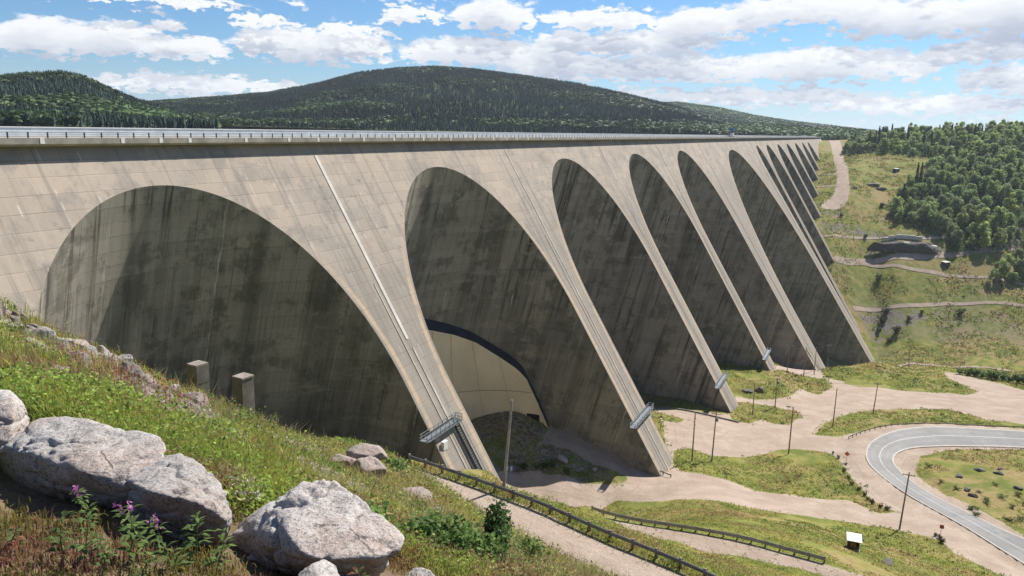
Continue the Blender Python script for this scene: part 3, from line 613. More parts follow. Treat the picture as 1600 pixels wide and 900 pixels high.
M_ground = mat_ground()
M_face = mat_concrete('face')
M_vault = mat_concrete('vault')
M_granite = mat_rock('granite', (.330, .315, .300), (.095, .088, .082), (.300, .235, .200))
M_darkrock = mat_rock('dark_rock', (.150, .140, .128), (.040, .037, .034), (.190, .150, .120), 4.0)
M_wood = mat_plain('weathered_wood', (.230, .175, .125), .9, var=.3, scale=2.0)
M_greywood = mat_plain('grey_wood', (.330, .290, .245), .9, var=.25, scale=2.0)
M_steel = mat_plain('galvanised_steel', (.170, .190, .205), .5, .2, .2, 2.0)
M_railsteel = mat_plain('weathered_rail_steel', (.185, .180, .178), .6, .35, .25, 1.5)
M_darksteel = mat_plain('dark_steel', (.060, .065, .070), .55, .3, .2)
M_white = mat_plain('white_paint', (.72, .72, .70), .6, var=.08)
M_pale = mat_plain('pale_concrete', (.500, .475, .430), .85, var=.15, scale=.6)
M_strip = mat_plain('white_drain_strip', (.47, .445, .405), .8, var=.12, scale=.3)
M_strip2 = mat_plain('pale_drain_strip', (.36, .33, .285), .85, var=.3, scale=.15)
M_parapet = mat_plain('parapet_concrete', (.60, .64, .66), .8, var=.12, scale=.5)
M_deckc = mat_plain('deck_concrete', (.300, .275, .240), .9, var=.22, scale=.4)
M_cover = mat_plain('beige_cladding', (.68, .58, .43), .85, var=.07, scale=.15)
M_coverroof = mat_plain('dark_roofing', (.035, .035, .042), .75, var=.2, scale=.5)
M_black = mat_plain('dark_opening', (.010, .009, .008), .9, var=.1)
M_orange = mat_plain('orange_paint', (.55, .16, .03), .6, var=.1)
M_red = mat_plain('dull_red_paint', (.26, .05, .035), .6, var=.15)
M_blue = mat_plain('blue_paint', (.10, .20, .38), .6, var=.15)
M_brown = mat_plain('brown_boards', (.20, .095, .035), .85, var=.3)
M_leaf = mat_leaf('foliage', transl=.42)
M_far = mat_leaf('far_foliage', (1, 1, 1), .15)
M_bark = mat_plain('bark', (.14, .115, .09), .95, var=.3, scale=6)


def mat_asphalt():
    m, g = material('asphalt')
    P = g.n('ShaderNodeNewGeometry').outputs['Position']
    n1 = g.noise(P, .12, 4, .6); n2 = g.noise(P, 2.5, 5, .7)
    u = g.sep(g.n('ShaderNodeUVMap', uv_map='UVMap').outputs[0])[0]
    c_ = g.mix(g.ramp(n1, .35, .65), (.232, .226, .216), (.282, .274, .262))
    c_ = g.mix(g.ramp(n2, .5, .75, 0, .35), c_, (.12, .12, .125))
    wt_ = g.m('PINGPONG', g.m('MULTIPLY', u, 2.0), .5)
    c_ = g.mix(g.ramp(g.m('ABSOLUTE', g.m('SUBTRACT', wt_, .27)), .02, .12, .28, 0), c_, (.19, .192, .197))
    n3 = g.noise(P, .55, 4, .6)
    c_ = g.mix(g.ramp(n3, .60, .64, 0, .35), c_, (.15, .152, .156))
    eg = g.m('ABSOLUTE', g.m('SUBTRACT', u, .5))
    c_ = g.mix(g.ramp(g.m('ADD', eg, g.m('MULTIPLY', g.m('SUBTRACT', n2, .5), .10)), .49, .53), c_, (.36, .29, .23))
    finish(g, c_, .96, n2, .2, .02, .08)
    return m


M_asphalt = mat_asphalt()
M_line = mat_plain('road_paint', (.50, .50, .48), .7, var=.2, scale=1.0)

# ------------------------------------------------------------------ ground sheets
NAZ, NR = 620, 760
azs = np.radians(np.concatenate([np.linspace(-180, -47, 60, endpoint=False), np.linspace(-47, 47, NAZ), np.linspace(47, 180, 60)[1:]]))
rs = np.concatenate([[0.35], np.geomspace(.8, 1700, NR), np.geomspace(1800, 14000, 18)])
AZ, RR = np.meshgrid(azs, rs)
GX = np.stack([RR * np.sin(AZ), RR * np.cos(AZ)], -1)
XY = GX.reshape(-1, 2)
rad = np.hypot(XY[:, 0], XY[:, 1])
HZ = height(XY)
far_t = np.clip((rad - 1700) / 1500, 0, 1)
HZ = HZ * (1 - far_t) + far_t * (-8.0)
grv, cid = gravel_field(XY)
dam_s = (XY - BASE[:2]) @ cv[:2]; dam_n = (XY - BASE[:2]) @ nv[:2]
_lake = np.clip((-dam_n - 15) / 15, 0, 1) * np.clip((1322 - dam_s) / 20, 0, 1)
HZ = np.where(_lake > 0, HZ * (1 - _lake) + np.minimum(HZ, -16) * _lake, HZ)
_bk = np.clip((rad - 1380) / 80, 0, 1); HZ = HZ * (1 - _bk) + np.minimum(HZ, -12) * _bk
# roughness of unmade ground
rough_amp = np.clip(rad * .010, .01, .8) * np.clip((rad - 20) / 80, .25, 1) * np.clip(-grv / 3.0 + .1, 0.0, 1.0)
HZ = HZ + rough_amp * fbm(np.c_[XY / np.clip(rad * .09, .5, 14)[:, None] * 1.0, np.zeros(len(XY))] if False else np.c_[XY * .12, rad * 0], 4) \
    + np.clip(rad * .004, .01, .25) * np.clip(-grv / 2.0, 0, 1) * fbm(np.c_[XY * .9, rad * 0 + 3], 3)
# banks beside the roads: gravel lies a little proud
# rock mound between the first buttresses
mound = np.clip(sdf(XY, D['grass']['P8']) / 7.0, 0, 1)
HZ += mound ** .7 * (.35 + 1.3 * fbm(np.c_[XY * .25, rad * 0 + 9], 4))
wood = np.clip(sdf(XY, D['forest']) / 10 + .5, 0, 1)
rocky = np.clip(np.maximum(mound * 1.0, 0), 0, 1)
cut = np.exp(-((HZ + 150) / 22) ** 2) * (dam_s > 560) * (dam_n > 0) * (dam_n < 260)
rocky = np.maximum(rocky, .38 * cut * (fbm(np.c_[XY * .03, rad * 0], 3) > .05))
rocky = np.maximum(rocky, ((dam_n < 36) & (dam_s > 60) & (dam_s < 760) & (grv < 0)) * .8)
crest_line = (fbm(np.c_[XY * .22, rad * 0 + 5], 3) + .25)
for cb in D['cutbands']:
    rocky = np.maximum(rocky, 1.0 * np.clip(sdf(XY, cb) / 3 + .5, 0, 1))
rub = np.clip(sdf(XY, D['rubble']) / .8 + .6, 0, 1)
rocky = np.maximum(rocky, rub * 1.6)
nearsoil = np.clip((5.6 + .9 * (XY[:, 0] < -1.0) - rad + .8 * fbm(np.c_[XY * .9, rad * 0], 3)) / .9, 0, 1) * (XY[:, 0] < .4) * 1.0
nearsoil = np.maximum(nearsoil, .35 * (rad < 75))
# graded benches of the two switchback roads
for k_, z_ in (('near', -30.5), ('r3', -54.0)):
    s_ = sdf(XY, D['gravel'][k_]); w_ = np.clip((s_ + 3.0) / 2.6, 0, 1) * (s_ > -3.0); w_ = w_ * w_ * (3 - 2 * w_)
    HZ = HZ * (1 - w_) + (z_ + .05 * fbm(np.c_[XY * .35, rad * 0 + 2], 3)) * w_
# graders keep the yard smooth
_g2 = HZ.reshape(RR.shape).copy(); _mk = ((grv > -1.0) & (rad > 125) & (rad < 420)).reshape(RR.shape)
for _ in range(90):
    _av = _g2.copy()
    _av[1:-1, 1:-1] = (_g2[:-2, 1:-1] + _g2[2:, 1:-1] + _g2[1:-1, :-2] + _g2[1:-1, 2:]) / 4
    _g2 = np.where(_mk, _av, _g2)
HZ = _g2.ravel()
ro_, ri_ = np.array(D['road_out']), np.array(D['road_in'])
_fr = np.linspace(-.3, 1.3, 9)
_rw = np.array([ro_ * (1 - f) + ri_ * f for f in _fr]); _rz = height(_rw); _rz = np.broadcast_to(_rz.mean(0, keepdims=True), _rz.shape).copy()
for _ in range(10): _rz[:, 1:-1] = (_rz[:, :-2] + 2 * _rz[:, 1:-1] + _rz[:, 2:]) / 4
ROADZ = _rz[0]
_sd = sdf(XY, np.concatenate([ro_, ri_[::-1]])); _sel = np.where(_sd > -7)[0]
_rp = _rw.reshape(-1, 2); _rq = _rz.reshape(-1)
for i in range(0, len(_sel), 4000):
    k_ = _sel[i:i + 4000]
    d_ = ((XY[k_][:, None] - _rp[None]) ** 2).sum(-1); j_ = d_.argmin(1)
    w_ = np.clip((_sd[k_] + 7) / 4.5, 0, 1); w_ = w_ * w_ * (3 - 2 * w_)
    HZ[k_] = HZ[k_] * (1 - w_) + (_rq[j_] - .02) * w_
GV = np.c_[XY, HZ]
n_r, n_a = RR.shape
ii, jj = np.meshgrid(np.arange(n_r - 1), np.arange(n_a - 1), indexing='ij')
q0 = ii * n_a + jj
QF = np.stack([q0, q0 + 1, q0 + n_a + 1, q0 + n_a], -1).reshape(-1, 4)
fcent_g = grv[QF].mean(1); fc = cid[QF[:, 0]]
frad = rad[QF].mean(1)
fname = np.where(fcent_g > 0, fc, 0)
names = list(D['gravel'].keys())
fn = (XY[QF].mean(1) - BASE[:2]) @ nv[:2]
ZONE = np.where(fname > 0, fname + 10, np.where(frad < 64, 1, np.where(frad < 1600, 2, 3)))
ZN = {1: ('hillside', 'grassy hillside falling from the camera to the gravel road'), 2: ('ground', 'grassy valley floor and far bank below the dam'),
      3: ('terrain', 'distant terrain round the reservoir')}
for i, k in enumerate(names):
    ZN[i + 11] = {'near': ('gravel_road', 'gravel road with guard rail just below the hillside'),
                  'r3': ('gravel_road', 'gravel switchback road between two grass banks'),
                  'yard': ('gravel_yard', 'wide pale gravel yard and tracks at the foot of the dam'),
                  'r10': ('gravel_road', 'steep gravel road climbing beside the far end of the dam')}.get(k, ('gravel_track', 'narrow gravel track across the far grassy bank'))
for z, (nm, lb) in ZN.items():
    fs = QF[ZONE == z]
    if not len(fs): continue
    used, inv = np.unique(fs, return_inverse=True)
    me = make_mesh(nm, GV[used], inv.reshape(-1, 4).astype(np.int32), M_ground, True,
                   attrs={'grav': grv[used], 'wood': wood[used], 'rocky': rocky[used], 'near': nearsoil[used]})
    tag(add(nm, me), lb, nm.split('_')[0], None, 'structure')


_gz = HZ.reshape(n_r, n_a)


def gh(X):
    """ground height incl. roughness by bilinear lookup on the sheet"""
    X = np.asarray(X, float).reshape(-1, 2)
    a = np.arctan2(X[:, 0], X[:, 1]); r = np.hypot(X[:, 0], X[:, 1])
    ia = np.clip(np.interp(a, azs, np.arange(len(azs))), 0, len(azs) - 1.001)
    ir = np.clip(np.interp(r, rs, np.arange(len(rs))), 0, len(rs) - 1.001)
    a0 = ia.astype(int); r0_ = ir.astype(int); fa = ia - a0; fr = ir - r0_
    return (_gz[r0_, a0] * (1 - fr) * (1 - fa) + _gz[r0_ + 1, a0] * fr * (1 - fa) + _gz[r0_, a0 + 1] * (1 - fr) * fa + _gz[r0_ + 1, a0 + 1] * fr * fa)


# narrow gravel tracks across the far bank, draped strips
TL = ['gravel track along the brink past the last tall buttress', 'pale gravel track crossing the middle of the far bank', 'wide gravel track below the dark rock wall', 'gravel track forking off down to the right on the far bank', 'upper gravel track along the pale concrete wall', 'short pale track below the far end of the dam, the upper one', 'short pale track below the far end of the dam, the lower one', 'sandy track end beside the wood']
for (pl, w_), lb in zip(D['tracks'], TL):
    L = np.array(pl); d_ = np.r_[0, np.cumsum(np.linalg.norm(np.diff(L, axis=0), axis=1))]
    n_ = max(20, int(d_[-1] / 2.5)); x = np.linspace(0, d_[-1], n_)
    L = np.c_[np.interp(x, d_, L[:, 0]), np.interp(x, d_, L[:, 1])]
    for _ in range(30): L[1:-1] = (L[:-2] + 2 * L[1:-1] + L[2:]) / 4
    Tn = np.gradient(L, axis=0); Tn /= np.linalg.norm(Tn, axis=1)[:, None]; Nn = np.c_[-Tn[:, 1], Tn[:, 0]]
    ws = w_ * (1 + .18 * fbm(np.c_[x * .06, x * 0, x * 0 + 3], 3))
    cols = np.linspace(-1, 1, 5)
    W = np.stack([L + Nn * (ws * c_)[:, None] for c_ in cols], 0)
    Zs = gh(W.reshape(-1, 2)).reshape(5, n_); Zm = Zs.max(0)
    for _ in range(12): Zm[1:-1] = (Zm[:-2] + 2 * Zm[1:-1] + Zm[2:]) / 4
    Zc = Zs.copy()
    for _ in range(3): Zc[:, 1:-1] = (Zc[:, :-2] + 2 * Zc[:, 1:-1] + Zc[:, 2:]) / 4
    Zc = np.maximum(Zc, Zs) + .30
    V = np.concatenate([W, Zc[..., None]], -1).reshape(-1, 3)
    Fs = np.array([[a * n_ + i, a * n_ + i + 1, (a + 1) * n_ + i + 1, (a + 1) * n_ + i] for a in range(4) for i in range(n_ - 1)])
    me = make_mesh('gravel_track', V, Fs, M_ground, True, attrs={'grav': np.full(len(V), 6.0), 'wood': np.zeros(len(V)), 'rocky': np.zeros(len(V)), 'near': np.zeros(len(V))})
    tag(add('gravel_track', me), lb, 'track', None, 'structure')

# lake behind the dam
lakeV = np.array([DP(-900, -8, 9), DP(1318, -8, 9), DP(1318, -1800, 9), DP(-900, -1800, 9)])
mlk, g = material('lake_water')
nz = g.noise(g.n('ShaderNodeNewGeometry').outputs['Position'], .5, 4, .6)
finish(g, (.02, .035, .045), .12, nz, .15, .1, .5)
tag(add('lake', make_mesh('lake', lakeV, [[0, 1, 2, 3]], mlk)), 'dark reservoir lake behind the dam', 'lake', None, 'structure')

# ------------------------------------------------------------------ asphalt hairpin


def ribbon(name, fa, fb, mat, lift, label):
    W = []
    cols = np.linspace(fa, fb, 7)
    for f in cols:
        W.append(ro_ * (1 - f) + ri_ * f)
    W = np.array(W)                       # (7, n, 2)
    zz = np.broadcast_to(ROADZ[None], W.shape[:2])     # the road is graded level across
    V = np.concatenate([W, (zz + lift)[..., None]], -1).reshape(-1, 3)
    n = W.shape[1]
    Fs = [[a * n + i, a * n + i + 1, (a + 1) * n + i + 1, (a + 1) * n + i] for a in range(6) for i in range(n - 1)]
    uv = np.stack(np.broadcast_arrays(cols[:, None], np.arange(n)[None] * 1.0), -1).reshape(-1, 2)
    o = add(name, make_mesh(name, V, Fs, mat, True, uv=uv))
    return tag(o, label, name.split('_')[0], None, 'structure')


ribbon('asphalt_road', -.04, 1.04, M_asphalt, .14, 'grey asphalt hairpin bend with white edge lines')
ribbon('road_marking', -.006, .014, M_line, .16, 'white line along the outer edge of the hairpin')
ribbon('road_marking', .986, 1.006, M_line, .16, 'white line along the inner edge of the hairpin')
ribbon('road_marking', .490, .508, M_line, .16, 'pale centre line of the hairpin')

# ------------------------------------------------------------------ the dam
T0 = C['t']; SA = C['sA']; SP = 76.0
HWZ = np.array([0, 5.2, 7, 11, 16, 23, 29, 37, 50, 400.])
bt = [dict(i=k, t=T0, hw=6.1) for k in (-3, -2, -.94, 0, 1, 2, 3)] + [dict(i=4.125, t=.642, hw=13.0, main=1), dict(i=6.43, t=.656, hw=11.5, main=1)] + \
     [dict(i=k, t=T0, hw=6.1) for k in (7.1, 8.06, 9.02, 10.02, 11.18, 12.1)] + [dict(i=13.15, t=T0, hw=6.1, last=1)]
for b in bt: b['s'] = SA + SP * b['i']
dam = empty('concrete_dam', DP(600, 60, 100), 'huge grey multiple-arch concrete dam with sloping buttresses and dark vaults', 'dam')
dam_inv = Matrix.Translation(-dam.location)


def dam_part(name, V, Fs, mat, smooth=False, uv=None, attrs=None, parent=None, label=None):
    V = np.asarray(V, float) - np.array(dam.location)
    o = add(name, make_mesh(name, V, Fs, mat, smooth, uv, attrs), parent or dam)
    if label: o['label'] = label
    return o


ZTOP = 0.0
BA = .25            # how far the crowns lean upstream per metre of depth


def bay(a, b):
    """opening of the bay between two buttresses: centre, radius, crown depth"""
    l = a['s'] + a['hw']; r = b['s'] - b['hw']
    R = (r - l) / 2
    za = 5.65 if R < 60 else 7.2
    if R < 28: za = 5.6
    return (l + r) / 2, R, za


def tfun(a, b, s):
    """slope of the downstream face along the crest, eased between the two buttresses"""
    x = np.clip((s - a['s']) / (b['s'] - a['s']), 0, 1)
    x = np.clip((x - .25) / .5, 0, 1)
    return a['t'] * (1 - x) + b['t'] * x


def halfw(R, za, z):
    Dp = np.maximum((T0 + BA) * (z - za), 0)
    return np.where(Dp < R, np.sqrt(np.maximum(2 * R * Dp - Dp * Dp, 0)), R)


bays = [(bt[k], bt[k + 1]) + bay(bt[k], bt[k + 1]) for k in range(len(bt) - 1)]
ZB = {}


def foot_depth(b):
    if b['i'] <= 3: return 125.
    if b.get('main'): return 190.
    return max(45.0, 150 - (b['i'] - 7) * 20.0)


for k, b in enumerate(bt):
    zmax = foot_depth(b)
    zs_ = [q[4] for q in bays[max(0, k - 1):k + 1]]
    zr = np.unique(np.concatenate([[0, 2, 4]] + [z0 + np.array([0, .004, .016, .04, .08, .14, .22, .32, .45]) for z0 in zs_] + [np.linspace(5, 12, 22), np.geomspace(12.5, 60, 40), np.linspace(62, zmax, 30)]))
    L = bays[k - 1] if k > 0 else None
    R_ = bays[k] if k < len(bays) else None
    rows = []
    for z in zr:
        if L: l = L[2] + (halfw(L[3], L[4], z) if z > L[4] else 0)
        else: l = b['s'] - 38
        if R_: r = R_[2] - (halfw(R_[3], R_[4], z) if z > R_[4] else 0)
        else: r = b['s'] + 215
        rows.append((l, r))
    rows = np.array(rows)
    w = rows[:, 1] - rows[:, 0]
    fr = np.array([0, .03, .08, .14, .22, .32, .42, .5, .58, .68, .78, .86, .92, .97, 1.0])
    S = rows[:, :1] + w[:, None] * fr[None]
    Zg = np.broadcast_to(zr[:, None], S.shape)
    tt = np.full(S.shape, b['t'])
    if L: tt = np.where(S < b['s'], tfun(L[0], L[1], S), tt)
    if R_: tt = np.where(S > b['s'], tfun(R_[0], R_[1], S), tt)
    V = DP(S, tt * Zg, Zg).reshape(-1, 3)
    nc = len(fr)
    Fs = [[i * nc + j, (i + 1) * nc + j, (i + 1) * nc + j + 1, i * nc + j + 1] for i in range(len(zr) - 1) for j in range(nc - 1)]
    edge = np.where(Zg > 6, np.minimum(S - rows[:, :1], rows[:, 1:] - S), 30.0).ravel()
    uv = np.stack([S, Zg * math.sqrt(1 + T0 ** 2)], -1).reshape(-1, 2)
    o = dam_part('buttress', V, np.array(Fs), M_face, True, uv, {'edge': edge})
    b['obj'] = o
    b['rows'] = (zr, rows)
    # inspection strip running down the face
    if b['i'] >= -1 and not b.get('last'):
        runs = [(2.4, 33.5, .0, .38, M_strip)] if b['i'] == 0 else []
        runs += [(35 if b['i'] == 0 else 2.5, zmax, .35, .24, M_strip2), (24, zmax, -1.5, .12, M_strip2)]
        for (za_, zb_, off, hw_, mt) in runs:
            zz = np.linspace(za_, zb_, 24)
            cV, cF = [], []
            for z in zz:
                for q in (-1, 1):
                    cV.append(DP(b['s'] + off + q * hw_, b['t'] * z + .02, z)); cV.append(DP(b['s'] + off + q * hw_, b['t'] * z + .12, z))
            for i in range(len(zz) - 1):
                a0 = i * 4
                cF += [[a0 + 1, a0 + 3, a0 + 7, a0 + 5], [a0, a0 + 1, a0 + 5, a0 + 4], [a0 + 2, a0 + 6, a0 + 7, a0 + 3]]
            dam_part('drain_strip', np.array(cV) + np.array(dam.location) * 0, cF, mt, parent=o)

for (a, b, c0, R, za) in bays:
    zmax = max(foot_depth(a), foot_depth(b))
    zr = np.unique(np.concatenate([za + np.array([.002, .004, .016, .04, .08, .14, .22, .32, .45]), np.linspace(za + .6, za + 6, 24), np.geomspace(za + 6.2, 60, 36), np.linspace(62, zmax, 28)]))
    NC = 72
    Vv, UVv = [], []
    for z in zr:
        Dp = (T0 + BA) * (z - za)
        w = float(halfw(R, za, z))
        nf_l = float(tfun(a, b, c0 - w)) * z; nf_r = float(tfun(a, b, c0 + w)) * z
        ncr = T0 * z - Dp
        if Dp < R:
            al = math.acos(max(-1, (R - Dp) / R)); ang = np.linspace(-al, al, 200)
            s_ = c0 + R * np.sin(ang); n_ = ncr + R - R * np.cos(ang)
        else:
            ang = np.linspace(-math.pi / 2, math.pi / 2, 160)
            s_ = c0 + R * np.sin(ang); n_ = ncr + R - R * np.cos(ang)
        s_ = np.r_[c0 - w, s_, c0 + w]; n_ = np.r_[nf_l, n_, nf_r]
        # a few per cent more bulge so the vault reads as cast in flat formwork panels
        dl = np.r_[0, np.cumsum(np.hypot(np.diff(s_), np.diff(n_)))]
        x = np.linspace(0, dl[-1], NC)
        s2, n2 = np.interp(x, dl, s_), np.interp(x, dl, n_)
        Vv.append(DP(s2, n2, z)); UVv.append(np.c_[x - dl[-1] / 2 + c0, np.full(NC, z)])
    Vv = np.concatenate(Vv); UVv = np.concatenate(UVv)
    Fs = np.array([[i * NC + j, i * NC + j + 1, (i + 1) * NC + j + 1, (i + 1) * NC + j] for i in range(len(zr) - 1) for j in range(NC - 1)])
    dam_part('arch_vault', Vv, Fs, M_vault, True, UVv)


def extrude(prof, s0, s1, ns=2):
    ss = np.linspace(s0, s1, ns); n = len(prof)
    V = np.concatenate([DP(s, np.array([p_[0] for p_ in prof]), np.array([p_[1] for p_ in prof])) for s in ss])
    Fs = [[i * n + j, i * n + (j + 1) % n, (i + 1) * n + (j + 1) % n, (i + 1) * n + j] for i in range(ns - 1) for j in range(n)]
    Fs += [list(range(n))[::-1], [(ns - 1) * n + j for j in range(n)]]
    return V, Fs


S0, S1 = -130., SA + SP * 13.15 + 214
V, Fs = extrude([(-6.2, -.72), (2.1, -.72), (2.1, 0), (1.5, .30), (.22, .34), (-6.2, .34)], S0, S1, 60)
deck = dam_part('crest_deck', V, Fs, M_deckc)
V, Fs = extrude([(-5.6, -1.78), (-5.2, -1.78), (-5.2, -.723), (-5.6, -.723)], S0, S1, 2)
dam_part('parapet', V, Fs, M_parapet)
V, Fs = extrude([(-5.66, -1.90), (-5.12, -1.90), (-5.12, -1.782), (-5.66, -1.782)], S0, S1, 2)
dam_part('parapet_cap', V, Fs, M_white)
# upstream wall and end wall
V, Fs = extrude([(-6.2, .343), (-4.2, .343), (-4.2, 40), (-6.2, 40)], S0, S1, 2)
dam_part('upstream_wall', V, Fs, M_deckc)
rl = MB()
for (nn, z, w, h) in [(1.93, -1.38, .07, .07), (1.93, -1.16, .05, .05), (1.93, -.92, .05, .06)]:
    rl.bar(DP(S0, nn, z), DP(S1, nn, z), w, h)
rails = dam_part('crest_railing', np.array(rl.V), rl.F, M_steel)
pm = MB()
s = S0
while s < S1:
    pm.frame_box(DP(s, 1.99, -1.02), nv * .05, cv * .075, up3 * .38)
    s += 2.38
po = dam_part('post', np.array(pm.V), pm.F, M_darksteel, parent=rails)
po['kind'] = 'stuff'
for s in D['plates']:
    pl = MB()
    pl.frame_box(DP(s, 2.125, -.36), nv * .022, cv * .27, up3 * .33)
    dam_part('marker_plate', np.array(pl.V), pl.F, M_white)


def face_pt(b, s, z, out=0.0):
    """point on a buttress face, out metres proud of it"""
    no = (nv + b['t'] * up3) / math.sqrt(1 + b['t'] ** 2)
    return DP(b['s'] + s, b['t'] * z, z) + no * out


def catwalk(b, z, s0, s1):
    e = MB()
    p = lambda s_, o_, h_: DP(b['s'] + s_, b['t'] * z + o_, z - h_)
    root = None
    # floor grating on cross bars
    e.frame_box((p(s0, .7, 0) + p(s1, .7, 0)) / 2, cv * (s1 - s0) / 2, nv * .75, up3 * .07)
    fl = dam_part('catwalk', np.array(e.V), e.F, M_steel)
    r_ = MB()
    for o_ in (.05, 1.4):
        for h_ in (.55, 1.1):
            r_.bar(p(s0, o_, h_), p(s1, o_, h_), .10)
        k = s0
        while k <= s1 + .01:
            r_.bar(p(k, o_, 0), p(k, o_, 1.15), .09)
            k += (s1 - s0) / 8
    for h_ in (.55, 1.1):
        r_.bar(p(s0, .05, h_), p(s0, 1.4, h_), .09); r_.bar(p(s1, .05, h_), p(s1, 1.4, h_), .09)
    dam_part('handrail', np.array(r_.V), r_.F, M_steel, parent=fl)
    br = MB()
    k = s0 + .5
    while k < s1:
        br.bar(p(k, 1.4, -.08), p(k, -.6, -1.9), .16); br.bar(p(k, 1.4, -.1), p(k, -.1, -.1), .14)
        k += 2.4
    br.bar(p(s0 + .5, 1.4, -.12), p(s1, 1.4, -.12), .16); br.bar(p(s0 + .5, -.05, -.12), p(s1, -.05, -.12), .12)
    dam_part('bracket', np.array(br.V), br.F, M_steel, parent=fl)
    return fl


by = {b['i']: b for b in bt}
M_gr = M_steel
catwalk(by[0], 47.4, -9.5, 2.2)
catwalk(by[1], 69.5, -9.5, 7.8)
catwalk(by[2], 81.0, -9.5, 7.8)
catwalk(by[3], 90.5, -9.5, 7.8)
# stair and box under the first catwalk
stf = MB()
for i in range(22):
    z = 47.6 + i * .42
    stf.frame_box(DP(by[0]['s'] + 1.2 + .0 * i, T0 * z + .45, z), cv * .55, nv * .22, up3 * .05)
for q in (.6, 1.8):
    stf.bar(DP(by[0]['s'] + q, T0 * 47.4 + .5, 47.2), DP(by[0]['s'] + q, T0 * 57.2 + .5, 57.0), .12, .25)
    stf.bar(DP(by[0]['s'] + q, T0 * 47.4 + .6, 46.2), DP(by[0]['s'] + q, T0 * 57.2 + .6, 56.0), .07)
dam_part('stair', np.array(stf.V), stf.F, M_darksteel)
hb = MB()
hb.frame_box(face_pt(by[0], -4.4, 49.8, .25), cv * .6, up3 * .75, nv * .3)
dam_part('meter_box', np.array(hb.V), hb.F, M_white)

# insulated enclosure against the second vault: cladding wall with a dark sloping roof band
CV = D['cover']
bb = bays[3]


def on_vault(fr, z, inn):
    """point on the section of bay A-B at depth z, arc fraction fr, moved inn metres into the bay"""
    a, b, c0, R, za = bb
    Dp = (T0 + BA) * (z - za); ncr = T0 * z - Dp
    w = R
    ang = np.linspace(-math.pi / 2, math.pi / 2, 200)
    Ri = R - inn
    s_ = c0 + Ri * np.sin(ang); n_ = ncr + R - Ri * np.cos(ang)
    s_ = np.r_[c0 - Ri, s_, c0 + Ri]; n_ = np.r_[T0 * z - 3, n_, T0 * z - 3]
    dl = np.r_[0, np.cumsum(np.hypot(np.diff(s_), np.diff(n_)))]
    x = fr * dl[-1]
    return DP(np.interp(x, dl, s_), np.interp(x, dl, n_), z)


cf = np.array([q[0] for q in CV]); cz = np.array([q[1] for q in CV])
ff = np.linspace(cf[0], cf[-1], 60)
zt = np.interp(ff, cf, cz)
rim, lip, foot = [], [], []
for f_, z_ in zip(ff, zt):
    rim.append(on_vault(f_, z_, .05)); lip.append(on_vault(f_, z_ + 2.4, 3.2))
V = np.concatenate([rim, lip, np.array(rim) + up3 * .3])
n = len(ff)
Fs = [[i, i + 1, n + i + 1, n + i] for i in range(n - 1)]
# wall below the lip
wallrows = 10
WV = []
for r_i in range(wallrows):
    q = r_i / (wallrows - 1)
    for f_, z_ in zip(ff, zt):
        zb = max(z_ + 2.5, 92.0)
        WV.append(on_vault(f_, (z_ + 2.4) * (1 - q) + zb * q, 3.2))
WF = [[a * n + i, a * n + i + 1, (a + 1) * n + i + 1, (a + 1) * n + i] for a in range(wallrows - 1) for i in range(n - 1)]
WV = np.array(WV)
encl = dam_part('vault_enclosure', WV, np.array(WF), M_cover, True)
dam_part('roof_band', V[:2 * n], Fs, M_coverroof, True, parent=encl)
bd = MB()
for zl in (65.0,):
    for i in range(n - 1):
        if zt[i] + 2.4 < zl and zt[i + 1] + 2.4 < zl:
            bd.bar(on_vault(ff[i], zl, 3.26), on_vault(ff[i + 1], zl, 3.26), .06, .10)
for j in range(4, n, 6):
    bd.bar(on_vault(ff[j], zt[j] + 2.6, 3.27), on_vault(ff[j], 90.0, 3.27), .07, .05)
if bd.V: dam_part('cladding_seam', np.array(bd.V), bd.F, M_darkrock, parent=encl)
M_pillar = mat_plain('pillar_concrete', (.150, .135, .115), .92, var=.3, scale=.8)
M_pillarcap = mat_plain('pillar_top', (.24, .21, .18), .92, var=.25, scale=.8)
dr = MB()
dr.frame_box(on_vault(D['door'][0], D['door'][1], 3.25), nv * 1.9, cv * .2, up3 * 1.7)
dam_part('doorway', np.array(dr.V), dr.F, M_black, parent=encl)


# ------------------------------------------------------------------ trees
def leaf_quads(cent, size, rg, outward=None):
    """random leaf-clump quads (tri pairs share a quad) at cent (n,3)"""
    n = len(cent)
    a = rg.normal(size=(n, 3))
    if outward is not None: a = a * .8 + outward
    a /= np.linalg.norm(a, axis=1)[:, None]
    b = np.cross(a, rg.normal(size=(n, 3))); b /= np.linalg.norm(b, axis=1)[:, None]
    c_ = np.cross(a, b)
    sz = (size * rg.uniform(.6, 1.3, n))[:, None] if np.ndim(size) == 0 else (size * rg.uniform(.6, 1.3, n))[:, None]
    asp = rg.uniform(.55, 1.0, n)[:, None]
    V = np.stack([cent - b * sz - c_ * sz * asp * .6, cent + b * sz * .7 - c_ * sz * asp, cent + b * sz + c_ * sz * asp * .6, cent - b * sz * .7 + c_ * sz * asp], 1)
    Fq = np.arange(n * 4).reshape(n, 4)
    return V.reshape(-1, 3), Fq


